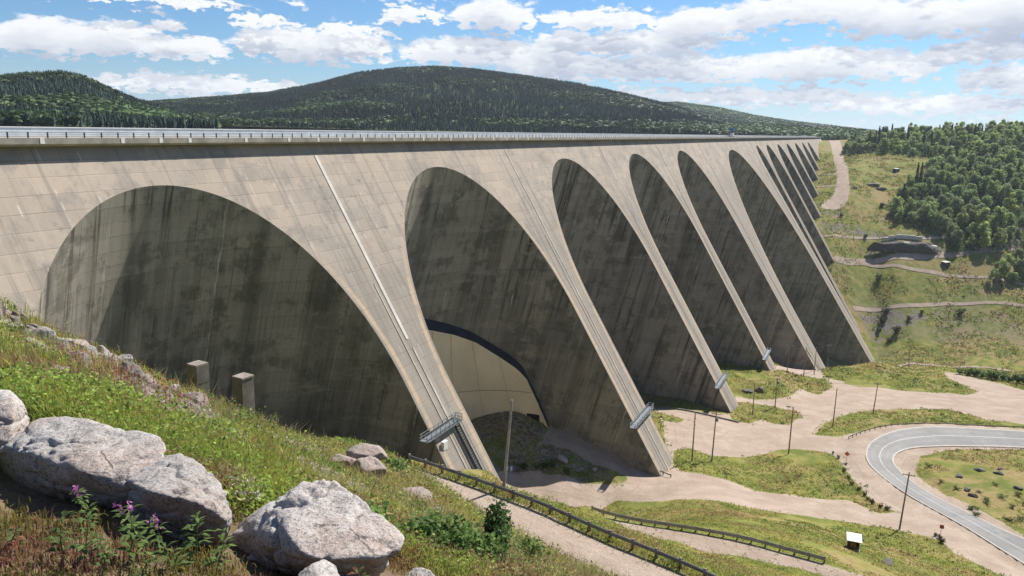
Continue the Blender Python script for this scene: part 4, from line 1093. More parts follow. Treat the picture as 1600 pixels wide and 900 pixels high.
def crown_decid(seed, h=16.0, w=4.2, n=1250, tint=(.255, .310, .125)):
    rg = np.random.default_rng(seed)
    lobes = []
    for k in range(26):
        t = rg.uniform(.12, .93)
        env = math.sqrt(max(0.0, 1 - ((t - .48) / .52) ** 2))
        rr = w * env * rg.uniform(.25, .82)
        an = rg.uniform(0, 6.283)
        lobes.append((rr * math.cos(an), rr * math.sin(an), t * h, w * rg.uniform(.26, .44) * (.55 + .45 * env)))
    P, Cc, O = [], [], []
    per = n // len(lobes)
    for (x, y, z, r) in lobes:
        d = rg.normal(size=(per, 3)); d /= np.linalg.norm(d, axis=1)[:, None]
        rad_ = r * rg.uniform(.55, 1.05, per) ** .5
        P.append(np.array([x, y, z]) + d * rad_[:, None] * np.array([1, 1, 1.15])); O.append(d)
        k = rg.uniform(.75, 1.3)
        Cc.append(np.tile(np.array(tint) * k, (per, 1)))
    P = np.concatenate(P); O = np.concatenate(O); Cc = np.concatenate(Cc) * rg.uniform(.7, 1.35, len(P))[:, None]
    P[:, 2] = np.maximum(P[:, 2], .4)
    V, Fq = leaf_quads(P, .60, rg, O)
    return V, Fq, np.repeat(Cc, 4, 0)


def crown_conif(seed, h=15.0, w=2.6, n=700):
    rg = np.random.default_rng(seed)
    t = rg.uniform(.06, 1.0, n) ** .9
    an = rg.uniform(0, 6.283, n)
    tier = .75 + .25 * np.cos(t * 46)
    rr = w * (1.02 - t) * tier * rg.uniform(.25, 1.0, n) ** .6 + .05
    P = np.c_[rr * np.cos(an), rr * np.sin(an), t * h - rr * .25]
    O = np.c_[np.cos(an), np.sin(an), .6 + 0 * an]
    Cc = np.tile([.065, .095, .050], (n, 1)) * rg.uniform(.6, 1.5, n)[:, None]
    V, Fq = leaf_quads(P, .50, rg, O)
    return V, Fq, np.repeat(Cc, 4, 0)


def trunk_mesh(h, r, seed, limbs=5):
    rg = np.random.default_rng(seed)
    b = MB()
    p = np.array([0, 0, -.5]); rad_ = r
    for k in range(4):
        q = np.array([rg.normal() * .12 * k, rg.normal() * .12 * k, h * (k + 1) / 4.0])
        b.tube(p, q, rad_, rad_ * .68, 7, cap=(k == 3)); p = q; rad_ *= .68
    for k in range(limbs):
        z = h * rg.uniform(.3, .75); an = rg.uniform(0, 6.28); ln = h * rg.uniform(.12, .2)
        b.tube((0, 0, z), (math.cos(an) * ln, math.sin(an) * ln, z + ln * .7), r * .35, r * .1, 5)
    return make_mesh('trunk', np.array(b.V), b.F, M_bark)


KINDS = []
for sd, (k, h, w, tn) in enumerate([('d', 15, 5.6, (.310, .370, .145)), ('d', 12.5, 5.8, (.285, .330, .160)), ('d', 16.5, 5.0, (.350, .385, .140)), ('d', 10, 5.6, (.265, .340, .145)), ('c', 18, 2.9, 0), ('c', 14, 2.5, 0)]):
    V, Fq, Cc = crown_decid(50 + sd, h, w, tint=tn) if k == 'd' else crown_conif(50 + sd, h, w)
    KINDS.append((k, make_mesh('crown', V, Fq, M_leaf, colors=Cc), trunk_mesh(h * .85, .16 if k == 'c' else .2, sd), h))


def plant_tree(kind, xy, sc, rz, label, group):
    k, cm, tm, h = KINDS[kind]
    z = float(gh(xy)[0])
    e = empty('deciduous_tree' if k == 'd' else 'spruce_tree', (xy[0], xy[1], z - .1), label, 'tree', group, rz)
    e.scale = (sc, sc, sc * (0.85 + .3 * ((kind * 7 + int(xy[0] * 13)) % 10) / 10))
    add('crown', cm, e); add('trunk', tm, e)
    return e


fpoly = np.array(D['forest'])
lo, hi = fpoly.min(0), fpoly.max(0)
pts, tries = [], 0
rgf = np.random.default_rng(21)
while len(pts) < 296 and tries < 60000:
    tries += 1
    a = rgf.uniform(math.radians(20), math.radians(36)); r = math.exp(rgf.uniform(math.log(640), math.log(1250)))
    x = np.array([r * math.sin(a), r * math.cos(a)])
    if sdf(x[None], fpoly)[0] < 1: continue
    if all(math.hypot((a - q[0]) * r / 7.4, (r - q[1]) / (r * .0158)) > 1.0 for q in pts[-400:]):
        pts.append((a, r))
pts.sort(key=lambda q: q[1])
DL = ['tall full aspen', 'rounded bushy birch', 'slim high aspen', 'low spreading alder', 'dark tall spruce', 'short dark spruce']
for i, (a, r) in enumerate(pts):
    x = (r * math.sin(a), r * math.cos(a))
    kind = int(rgf.choice([0, 0, 0, 1, 1, 1, 2, 2, 3, 3, 3, 1, 4, 5]))
    e_in = sdf(np.array([x]), fpoly)[0]
    where = 'on the ragged edge of the wood beside the meadow' if e_in < 14 else ('high on the skyline of the wood' if r > 930 else ('in the upper part of the wood' if r > 840 else ('in the middle of the wood' if r > 760 else 'low in the wood above the gravel tracks')))
    plant_tree(kind, x, rgf.uniform(.85, 1.32), rgf.uniform(0, 6.28), f'{DL[kind]} {where}', 'trees of the wood right of the dam')

for i, (x, y, sc_) in enumerate(D['clump']):
    plant_tree([1, 0, 3, 1, 2, 3, 0, 1][i % 8], (x, y), sc_, i * 1.3, f'{DL[[1, 0, 3, 1, 2, 3, 0, 1][i % 8]]} in the separate clump between the two gravel tracks', 'clump between the gravel tracks')

# undergrowth between the trees
n = 7500
P = []
while len(P) < n:
    a = rgf.uniform(math.radians(20), math.radians(37), 4000); r = np.exp(rgf.uniform(math.log(640), math.log(1350), 4000))
    X = np.c_[r * np.sin(a), r * np.cos(a)]
    P += list(X[sdf(X, fpoly) > -2])
P = np.array(P[:n]); zz = gh(P)
rep = 14
cen = np.repeat(np.c_[P, zz + 1.2], rep, 0) + rgf.normal(size=(n * rep, 3)) * np.array([1.7, 1.7, 1.5])
V, Fq = leaf_quads(cen, .60, rgf)
cc = np.repeat(np.array([.125, .165, .068]) * rgf.uniform(.55, 1.5, n)[:, None], rep * 4, 0)
tag(add('undergrowth', make_mesh('undergrowth', V, Fq, M_leaf, colors=cc)), 'low green undergrowth between the trees of the wood', 'undergrowth', None, 'stuff')

# ------------------------------------------------------------------ far hills across the lake with their forest
def hill_sheet(name, prof, ra, rb, rc, label, zb=-9.0):
    """prof: (azimuth deg, crest height); slope climbs from range ra to rb and falls to rc"""
    pa_ = np.array([q[0] for q in prof]); pz = np.array([q[1] for q in prof])
    az_ = np.radians(np.linspace(pa_[0], pa_[-1], 220)); rr = np.concatenate([np.linspace(ra, rb, 90), np.linspace(rb, rc, 26)[1:]])
    A2, R2 = np.meshgrid(az_, rr)
    top = np.interp(np.degrees(A2), pa_, pz)
    t = np.clip((R2 - ra) / (rb - ra), 0, 1); t = t * t * (3 - 2 * t) * .6 + t * .4
    dn = np.clip((R2 - rb) / (rc - rb), 0, 1)
    X = np.stack([R2 * np.sin(A2), R2 * np.cos(A2)], -1)
    Z = zb + (top - zb) * t * (1 - dn * dn) + 9 * fbm(np.concatenate([X / 160, 0 * X[..., :1]], -1), 4) * np.sin(np.pi * np.clip(t, 0, 1)) ** .6 * (top - zb) / 120
    nA_ = len(az_)
    V = np.concatenate([X, Z[..., None]], -1).reshape(-1, 3)
    i, j = np.meshgrid(np.arange(len(rr) - 1), np.arange(nA_ - 1), indexing='ij'); q = i * nA_ + j
    Fq = np.stack([q, q + 1, q + nA_ + 1, q + nA_], -1).reshape(-1, 4)
    o = add(name, make_mesh(name, V, Fq, M_hill, True)); tag(o, label, 'hill', None, 'structure')

    def zf(a, r):
        ia = np.interp(a, az_, np.arange(nA_)); ir = np.interp(r, rr, np.arange(len(rr)))
        a0 = np.clip(ia.astype(int), 0, nA_ - 2); r0_ = np.clip(ir.astype(int), 0, len(rr) - 2); fa = ia - a0; fr_ = ir - r0_
        return Z[r0_, a0] * (1 - fa) * (1 - fr_) + Z[r0_ + 1, a0] * (1 - fa) * fr_ + Z[r0_, a0 + 1] * fa * (1 - fr_) + Z[r0_ + 1, a0 + 1] * fa * fr_
    return zf, (az_[0], az_[-1]), (ra, rb, rc)


M_hill, g = material('forest_floor')
nz = g.noise(g.n('ShaderNodeNewGeometry').outputs['Position'], .02, 5, .6)
finish(g, g.mix(g.ramp(nz, .4, .6), (.040, .055, .026), (.065, .085, .032)), .95, spec=.05)

# far-tree templates
rgt = np.random.default_rng(5)


def tmpl_conifer(seed):
    rg = np.random.default_rng(seed); V, T = [], []
    for k in range(4):
        z0, z1 = .08 + k * .2, .42 + k * .195
        r = .155 * (1 - k * .2); m_ = 5; b = len(V); o = rg.uniform(0, 6.28)
        for j in range(m_):
            an = o + 6.283 * j / m_; rj = r * rg.uniform(.65, 1.25)
            V.append((rj * math.cos(an), rj * math.sin(an), z0 + rg.uniform(-.05, .05)))
        V.append((rg.normal() * .01, rg.normal() * .01, min(1.0, z1 + .08)))
        T += [(b + j, b + (j + 1) % m_, b + m_) for j in range(m_)]
    return np.array(V), np.array(T)


def tmpl_round(seed):
    rg = np.random.default_rng(seed)
    d = rg.normal(size=(16, 3)); d /= np.linalg.norm(d, axis=1)[:, None]
    c_ = d * np.array([.24, .24, .34]) * rg.uniform(.5, 1, 16)[:, None] + np.array([0, 0, .58])
    V, Fq = leaf_quads(c_, .15, rg, d)
    T = np.concatenate([Fq[:, [0, 1, 2]], Fq[:, [0, 2, 3]]])
    return V, T


TC = [tmpl_conifer(k) for k in range(5)]; TR = [tmpl_round(k) for k in range(5)]


def forest_on(name, zf, azr, rng_r, n, label, decid_bias=0.0, hsc=1.0):
    ra, rb, rc = rng_r
    a = rgt.uniform(azr[0], azr[1], n); r = np.sqrt(rgt.uniform(ra ** 2, (rb * 1.03) ** 2, n))
    z = zf(a, r)
    X = np.c_[r * np.sin(a), r * np.cos(a)]
    patch = fbm(np.c_[X / 130, 0 * r + 2], 4) + decid_bias + .10 * rgt.normal(size=n)
    dec = patch > .13
    tone = np.clip(fbm(np.c_[X / 150, 0 * r + 8], 3) * .9 + 1, .55, 1.6)
    Vs, Ts, Cs, off = [], [], [], 0
    for isd, T_ in ((False, TC), (True, TR)):
        for k in range(5):
            idx = np.where((dec == isd) & (np.arange(n) % 5 == k))[0]
            if not len(idx): continue
            V0, T0_ = T_[k]
            h = (rgt.uniform(4, 12, len(idx)) if not isd else rgt.uniform(7, 12, len(idx))) * hsc
            wv = h * rgt.uniform(.95, 1.7, len(idx)) * (1.0 if not isd else 1.1)
            an = rgt.uniform(0, 6.28, len(idx)); ca, sa = np.cos(an), np.sin(an)
            x = V0[None, :, 0] * ca[:, None] - V0[None, :, 1] * sa[:, None]; y = V0[None, :, 0] * sa[:, None] + V0[None, :, 1] * ca[:, None]
            W = np.stack([x * wv[:, None] + X[idx, 0][:, None], y * wv[:, None] + X[idx, 1][:, None], V0[None, :, 2] * h[:, None] + z[idx][:, None] - .6], -1)
            nb = len(V0)
            Vs.append(W.reshape(-1, 3)); Ts.append((T0_[None] + (np.arange(len(idx)) * nb)[:, None, None] + off).reshape(-1, 3)); off += nb * len(idx)
            base = np.array([.078, .122, .046]) if isd else np.array([.034, .062, .042])
            cc = base[None] * (rgt.uniform(.65, 1.4, len(idx)) * tone[idx])[:, None]
            Cs.append(np.repeat(cc, nb, 0))
    o = add(name, make_mesh(name, np.concatenate(Vs), np.concatenate(Ts), M_far, colors=np.concatenate(Cs)))
    tag(o, label, 'forest', None, 'stuff')


zf, ar, rr_ = hill_sheet('hill', D['hill_a'], 700, 1350, 2000, 'steep wooded hill behind the left end of the dam')
forest_on('forest', zf, ar, rr_, 14000, 'dark spruce forest covering the left hill')
zf, ar, rr_ = hill_sheet('hill', D['hill_b'], 1150, 2300, 3400, 'long rounded wooded hill behind the middle of the dam')
forest_on('forest', zf, ar, rr_, 62000, 'dark spruce forest with pale green patches over the long hill')
zf, ar, rr_ = hill_sheet('hill', D['hill_c'], 2300, 3600, 5000, 'farther low hill trailing down towards the right')
forest_on('forest', zf, ar, rr_, 24000, 'green mixed forest on the farther low hill', .30, 1.2)
zf, ar, rr_ = hill_sheet('hill', D['hill_d'], 1440, 1760, 2300, 'low wooded shore past the far end of the dam', -9)
forest_on('forest', zf, ar, rr_, 12000, 'bright mixed forest on the low shore past the dam end', .26)

# ------------------------------------------------------------------ guard rails
def along(L, step):
    L = np.array(L, float)
    for _ in range(2):      # ease the corners
        q = [L[0]]
        for a, b in zip(L[:-1], L[1:]): q += [a * .75 + b * .25, a * .25 + b * .75]
        L = np.array(q + [L[-1]])
    d = np.r_[0, np.cumsum(np.linalg.norm(np.diff(L, axis=0), axis=1))]
    n_ = max(2, int(round(d[-1] / step)))
    x = np.linspace(0, d[-1], n_ + 1)
    return np.stack([np.interp(x, d, L[:, i]) for i in range(3)], 1)


def guard_rail(P, label, h=.78, beam_h=.32, wood_post=True, side=1, mat_b=None, group='guard rails beside the roads'):
    P = np.array(P); P[:, 2] = np.maximum(gh(P[:, :2]), P[:, 2] - .25) if True else P[:, 2]
    for _ in range(3): P[1:-1, 2] = (P[:-2, 2] + 2 * P[1:-1, 2] + P[2:, 2]) / 4
    root = empty('guard_rail', P[len(P) // 2], label, 'guard rail', group)
    o0 = np.array(root.location)
    T = np.gradient(P, axis=0); T[:, 2] = 0; T /= np.linalg.norm(T, axis=1)[:, None]
    Nn = np.c_[T[:, 1], -T[:, 0], 0 * T[:, 0]] * side
    pm_ = MB(); pm_.box((0, 0, h / 2 - .15), .10, .09, h / 2 + .2)
    pme = make_mesh('post', np.array(pm_.V), pm_.F, M_wood if wood_post else M_railsteel)
    for p, t in zip(P, T):
        q = add('post', pme, root, p - o0); q.rotation_euler = (0, 0, math.atan2(t[1], t[0]))
    # corrugated W beam
    prof = [(.13, h), (.20, h - beam_h * .2), (.13, h - beam_h * .5), (.20, h - beam_h * .8), (.13, h - beam_h), (.10, h - beam_h), (.10, h)]
    V = np.array([[p + nn * a + up3 * b for a, b in prof] for p, nn in zip(P, Nn)]) - o0
    n_ = len(prof)
    Fs = [[i * n_ + j, i * n_ + (j + 1) % n_, (i + 1) * n_ + (j + 1) % n_, (i + 1) * n_ + j] for i in range(len(P) - 1) for j in range(n_)]
    add('beam', make_mesh('beam', V.reshape(-1, 3), Fs, mat_b or M_railsteel), root)
    return root


guard_rail(along(D['rail_near'], 1.9), 'long steel guard rail on wooden posts along the nearest gravel road', side=1)
M_rail2 = mat_plain('dusty_rail', (.300, .275, .245), .8, 0, .25, 1.0)
guard_rail(along(D['rail_mid'], 1.9), 'curved low guard rail above the switchback track in the grass', h=.85, beam_h=.50, side=1, mat_b=M_rail2)
guard_rail(along(D['rail_hair'], 2.6), 'guard rail curving round the outside of the asphalt hairpin', h=.85, beam_h=.36, side=-1)
guard_rail(along(D['rail_b'], 2.6), 'guard rail climbing along the foot of the second buttress into its shade', h=.8, side=1)
# low wall and pipe at the third buttress
P = along(D['wall_c'], 3.0); P[:, 2] = gh(P[:, :2])
wl = MB()
for a, b in zip(P[:-1], P[1:]): wl.bar(a + up3 * .18, b + up3 * .18, .45, .55)
tag(wl.build('low_wall', M_pillar), 'low concrete kerb wall across the mouth of the third vault', 'wall')

# ------------------------------------------------------------------ utility poles
LP = ['bare weathered pole leaning beside the near guard rail', 'tall brown pole at the road junction by the hairpin', 'double crossarm pole in the grass right of the second buttress', 'brown pole with a single crossarm beside the double crossarm pole',
      'pole with a lamp head at the top of the grass patch', 'plain pole standing in the gravel yard edge', 'pole with small crossarm on the grass strip above the hairpin', 'pole on the small grass island in the yard', 'slim bare pole beside the third buttress foot',
      'twin floodlight pole near the fourth buttress foot', 'bare pole in front of the great buttress foot', 'slim bare pole against the great buttress face', 'dark crossarm pole before the widest vault', 'thin crossarm pole near the tip of the last tall buttress', 'thin bare pole on the verge past the dam']
for i, (B, T, kind) in enumerate(D['poles']):
    B = np.array(B); T = np.array(T)
    gz_ = float(gh(B[:2])[0])
    root = empty('utility_pole', B, LP[i], 'pole', 'wooden utility poles below the dam')
    v = T - B; L = float(np.linalg.norm(v)); d = v / L
    rr = max(.2, L * .016) if i else .17
    sh = MB(); sh.tube(-d * 1.5, v, rr, rr * .62, 10); s_o = sh.build('shaft', M_greywood if i == 0 else M_wood, root, smooth=False)
    cx = np.array([cv[0], cv[1], 0]) if kind == 'two' else np.array([.92, -.38, 0])
    if kind in ('arm', 'two'):
        for k in ((.95,) if kind == 'arm' else (.83, .70)):
            a = MB(); a.bar(d * L * k - cx * 1.25, d * L * k + cx * 1.25, .14, .16); ao = a.build('crossarm', M_wood, root)
            ins = MB()
            for q in (-1.1, -.45, .45, 1.1): ins.tube(d * L * k + cx * q + up3 * .06, d * L * k + cx * q + up3 * .34, .07, .05, 6)
            ins.build('insulators', M_white, ao)
    if kind == 'arm' and i in (3, 7):
        tb = MB(); tb.tube(d * L * .84 + cx * .4 - up3 * .5, d * L * .84 + cx * .4 + up3 * .5, .28, .28, 10); tb.build('transformer', M_steel, root)
    if kind.startswith('lamp'):
        for q in ((-1,) if kind == 'lamp' else (-1, 1)):
            a = MB(); a.bar(d * L * .985, d * L * .985 + cx * q * 1.1 + up3 * .15, .08); a.frame_box(d * L * .985 + cx * q * 1.3 + up3 * .12, cx * .45, np.array([.2, .2, 0]), up3 * .13)
            a.build('lamp_head', M_darksteel, root)


def wire(a, b, sag, label, r=.03):
    P_ = [np.array(a) * (1 - t) + np.array(b) * t - up3 * sag * 4 * t * (1 - t) for t in np.linspace(0, 1, 17)]
    w_ = MB()
    for p, q in zip(P_[:-1], P_[1:]): w_.tube(p, q, r, r, 4, cap=False)
    tag(w_.build('power_line', M_darksteel), label, 'cable', 'overhead lines between the poles')


pt = [np.array(q[1]) for q in D['poles']]
for a, b in ((9, 10), (10, 11), (11, 12), (12, 13), (2, 3), (6, 7)):
    wire(pt[a] - up3 * .3, pt[b] - up3 * .3, .9, 'thin cable from the ' + LP[a].split(' ', 1)[1][:60] if False else ['thin cable left of the great buttress foot', 'thin cable across the great buttress foot', 'thin cable crossing the widest vault', 'thin cable towards the last tall buttress tip', 'short cable between two poles by the second buttress', 'long cable over the upper yard'][((9, 10), (10, 11), (11, 12), (12, 13), (2, 3), (6, 7)).index((a, b))])
for k in range(4):
    a = pt[10] - (pt[10] - np.array(D['poles'][10][0])) * (.05 + .03 * k)
    b = DP(by[4.125]['s'] - 26 + 5.2 * k, by[4.125]['t'] * 112 + 4, 116)
    b[2] = max(float(gh(b[:2])[0]), -125.0)
    w_ = MB(); w_.tube(a, b, .07, .07, 5); tag(w_.build('guy_wire', M_steel), 'pale guy wire slanting down left of the great buttress foot', 'cable', 'guy wires of one pole')

# ------------------------------------------------------------------ small structures
for i, (B, T, w_) in enumerate(D['pillars']):
    B, T = np.array(B), np.array(T)
    hgt = T[2] - B[2]
    root = empty('concrete_pillar', (B[0], B[1], B[2] - 14), ['square weathered concrete pillar, the left one, before the first vault', 'taller grooved concrete pillar right of its neighbour before the first vault'][i], 'pillar', None, -.50)
    p_ = MB(); W2 = w_ / 2 * .78
    if i == 0:
        p_.box((0, 0, 7 + hgt * .31), W2, W2, 7 + hgt * .31); p_.box((0, 0, 14 + hgt * .62 + hgt * .19 + .04), W2 * 1.03, W2 * 1.03, hgt * .19)
    else:
        p_.box((-W2 * .58, 0, 7 + hgt / 2), W2 * .40, W2 * .98, 7 + hgt / 2); p_.box((W2 * .38, 0, 7 + hgt / 2), W2 * .52, W2, 7 + hgt / 2); p_.box((-W2 * .16, 0, 7 + hgt / 2 - .1), W2 * .1, W2 * .8, 7 + hgt / 2 - .1)
    add('shaft', make_mesh('shaft', np.array(p_.V), p_.F, M_pillar), root)
    cp = MB(); cp.box((0, 0, 14 + hgt + .12), W2 * 1.01, W2 * 1.01, .07); cp.build('cap', M_pillarcap, root)

# roadside shelter
P = np.array(D['pts']['shed']); P[2] = float(gh(P[:2])[0])
SHS = .85
shd = empty('roadside_shelter', P, 'small open shelter with bright white roof and brown boards in the grass', 'shelter', None, -.35); shd.scale = (SHS, SHS, SHS)
b_ = MB(); b_.box((0, 0, .12), 1.15, 1.0, .14); b_.build('base', M_pale, shd)
b_ = MB(); b_.box((0, .9, 1.25), 1.05, .06, 1.0); b_.box((-1.02, 0, 1.25), .06, .9, 1.0); b_.build('wall', M_brown, shd)
b_ = MB(); b_.box((1.02, 0, 1.25), .05, .9, 1.0); b_.build('side_panel', M_white, shd)
b_ = MB(); b_.box((-.15, -.55, .95), .55, .25, .7); b_.build('cabinet', M_brown, shd)
b_ = MB(); b_.frame_box((0, 0, 2.42), (1.35, 0, 0), (0, 1.3, .22), (0, -.01, .07)); b_.build('roof', M_white, shd)

# road signs
for k, mt, lb, kind in (('sign1', M_orange, 'orange diamond road sign left of the hairpin bend', 0), ('sign2', M_red, 'small dull red road sign beside the hairpin verge', 1)):
    P = np.array(D['pts'][k]); P[2] = float(gh(P[:2])[0])
    root = empty('road_sign', P, lb, 'road sign')
    b_ = MB(); b_.tube((0, 0, -.4), (0, 0, 2.5), .045, .045, 8); b_.build('post', M_steel, root)
    b_ = MB(); fx = np.array([.88, -.47, 0]) * .62
    if kind == 0: b_.frame_box((-.0, -.09, 2.3), (fx + up3 * .62) / 1.75, (-fx + up3 * .62) / 1.75, np.array([.01, .02, 0]))
    else: b_.frame_box((-.0, -.09, 2.2), fx * .62, up3 * .42, np.array([.01, .02, 0]))
    b_.build('plate', mt, root)
# short post with fittings in the yard
P = np.array(D['pts']['post_c']); P[2] = float(gh(P[:2])[0])
root = empty('service_post', P, 'short thin service post on the gravel beside the second buttress', 'post')
b_ = MB(); b_.tube((0, 0, -.4), (0, 0, 3.6), .11, .09, 8); b_.build('shaft', M_wood, root)
b_ = MB(); b_.box((.2, -.1, 2.7), .22, .18, .35); b_.box((-.1, -.1, 3.5), .3, .12, .12); b_.build('fitting', M_white, root)
# tank by the fourth buttress
P = np.array(D['pts']['tank']); P[2] = float(gh(P[:2])[0])
root = empty('round_tank', P, 'dark round tank with pale lid on the grass above the yard', 'tank')
b_ = MB(); b_.tube((0, 0, -1), (0, 0, 3.6), 1.5, 1.5, 20); b_.build('shell', M_darksteel, root)
b_ = MB(); b_.tube((0, 0, 3.603), (0, 0, 3.85), 1.6, 1.5, 20); b_.build('lid', M_pale, root)
# stack of boards beyond the near pole
P = np.array(D['pts']['boards']); P[2] = float(gh(P[:2])[0])
root = empty('barrier_stack', P, 'blue and white barrier boards on a frame behind the leaning pole', 'barrier')
for k in range(4):
    b_ = MB(); b_.box((-.75 + .5 * k, 0, .85), .22, .05, .55); b_.build('board', [M_white, M_blue][k % 2], root)
b_ = MB(); b_.bar((-1.1, .1, .5), (1.1, .1, .5), .09); b_.bar((-.9, .1, -.3), (-.9, .1, 1.4), .09); b_.bar((.9, .1, -.3), (.9, .1, 1.4), .09); b_.build('frame', M_steel, root)
# gantry and van on the crest
gx = empty('intake_gantry', DP(D['gantry'], -3.5, -.72), 'small blue grey lifting gantry standing on the far crest', 'gantry')
b_ = MB()
for q in (-1.7, 1.7):
    for w_ in (-1.3, 1.3): b_.bar(cv * q + nv * w_, cv * q * .8 + nv * w_ * .8 + up3 * 4.6, .3)
b_.build('frame', M_steel, gx)
b_ = MB(); b_.frame_box(up3 * 5.1, cv * 2.0, nv * 1.6, up3 * .6); b_.build('cabin', M_blue, gx)
vn = empty('white_van', DP(D['gantry'] - 9, -1.6, -.72), 'white van parked on the dam crest beside the gantry', 'van')
b_ = MB(); b_.frame_box(up3 * 1.25, cv * 2.3, nv * .95, up3 * .75); b_.frame_box(up3 * 2.25, cv * 1.7, nv * .85, up3 * .28, .9); b_.build('body', M_white, vn)
b_ = MB(); b_.frame_box(up3 * 1.6 + nv * .955, cv * 1.7, nv * .01, up3 * .25); b_.build('window', M_black, vn)
for q in (-1.4, 1.4):
    for w_ in (-.9, .9):
        b_ = MB(); b_.tube(cv * q + nv * (w_ - .12) + up3 * .38, cv * q + nv * (w_ + .12) + up3 * .38, .38, .38, 14); b_.build('wheel', M_black, vn)

# ------------------------------------------------------------------ rocks
def ico(sub):
    import bmesh
    bm = bmesh.new(); bmesh.ops.create_icosphere(bm, subdivisions=sub, radius=1.0)
    V = np.array([v.co[:] for v in bm.verts]); Fs = np.array([[l.index for l in f.verts] for f in bm.faces]); bm.free()
    return V, Fs


ICO = {}


def rock_mesh(seed, half, planes=None, sub=4, p=13, rough=1.0, mat=None, nplanes=14):
    if sub not in ICO: ICO[sub] = ico(sub)
    d, Fs = ICO[sub]
    rg = np.random.default_rng(seed)
    if planes is None:
        nn = rg.normal(size=(nplanes, 3)); nn /= np.linalg.norm(nn, axis=1)[:, None]
        dd = rg.uniform(.72, 1.05, nplanes)
    else:
        nn = np.array([q[:3] for q in planes], float); nn /= np.linalg.norm(nn, axis=1)[:, None]
        dd = np.array([q[3] for q in planes])
    d2 = d + .10 * np.stack([fbm(d * 1.7 + k * 9 + seed, 3) for k in range(3)], -1)
    pr = np.maximum(d2 @ nn.T / dd[None], 0)
    r = (np.sum(pr ** p, 1) + 1e-6) ** (-1 / p)
    r = np.minimum(r, 1.7)
    V = d2 * r[:, None]
    V = (V - (V.max(0) + V.min(0)) / 2) / ((V.max(0) - V.min(0)) / 2)
    V = V * np.array(half)
    sc = float(np.mean(half))
    nrm = d / 1.0
    q = V / sc
    ridg = 1 - np.abs(fbm(q * 2.3 + seed, 5))
    disp = .075 * fbm(q * 1.8 + seed * 3, 5) + .05 * (ridg - .8) + .022 * fbm(q * 7 + seed, 4)
    return make_mesh('rock', V + nrm * (disp * sc * rough)[:, None], Fs.astype(np.int32), mat or M_granite, sub > 3)


def cpt(x, y, k):
    v = fw + cr * (x - 800) / F - cu * (y - 450) / F
    return v * k


def hull_rock(pts, seed, sub=6, p=80, rough=1.0):
    """boulder whose facets come from a handful of surveyed corner points (picture ray, distance)"""
    import bmesh
    P_ = np.array([cpt(x, y, k) for x, y, k in pts]); c0 = P_.mean(0); Q = P_ - c0
    bm = bmesh.new()
    for q in Q: bm.verts.new(q)
    bmesh.ops.convex_hull(bm, input=bm.verts)
    pl = []
    for f in bm.faces:
        f.normal_update(); n_ = np.array(f.normal); d_ = float(n_ @ np.array(f.verts[0].co))
        if d_ < 0: n_, d_ = -n_, -d_
        pl.append((*n_, max(d_, .02)))
    bm.free()
    if sub not in ICO: ICO[sub] = ico(sub)
    d, Fs = ICO[sub]
    ext = (Q.max(0) - Q.min(0)) / 2
    d = d * ext; d = d / np.linalg.norm(d, axis=1)[:, None]
    nn = np.array([q[:3] for q in pl]); dd = np.array([q[3] for q in pl])
    sc = float(ext.mean())
    d2 = d + .035 * np.stack([fbm(d * 3.1 + k * 9 + seed, 3) for k in range(3)], -1)
    pr = np.maximum(d2 @ nn.T / dd[None], 1e-6)
    mx = pr.max(1, keepdims=True)
    r = 1 / (mx[:, 0] * np.sum((pr / mx) ** p, 1) ** (1 / p))
    V = d2 * r[:, None]
    q = V / sc
    nA_ = fbm(q * 1.3 + seed * 3, 4); nB_ = fbm(q * 4.5 + seed, 4)
    led = np.abs(((q @ np.array([.25, .2, .95]) * 3.1 + fbm(q * 1.1 + seed, 3) * 1.4) % 1.0) - .5)      # bedding ledges
    disp = .060 * nA_ + .034 * nB_ - .045 * np.clip(.12 - led, 0, 1) / .12 + .012 * fbm(q * 13 + seed, 3) - .055 * np.clip((1 - np.abs(fbm(q * 1.7 + seed * 5, 3)) * 2.2) - .80, 0, 1) / .20
    return make_mesh('boulder', V + d * (disp * sc * rough)[:, None], Fs.astype(np.int32), M_granite, True), c0, ext


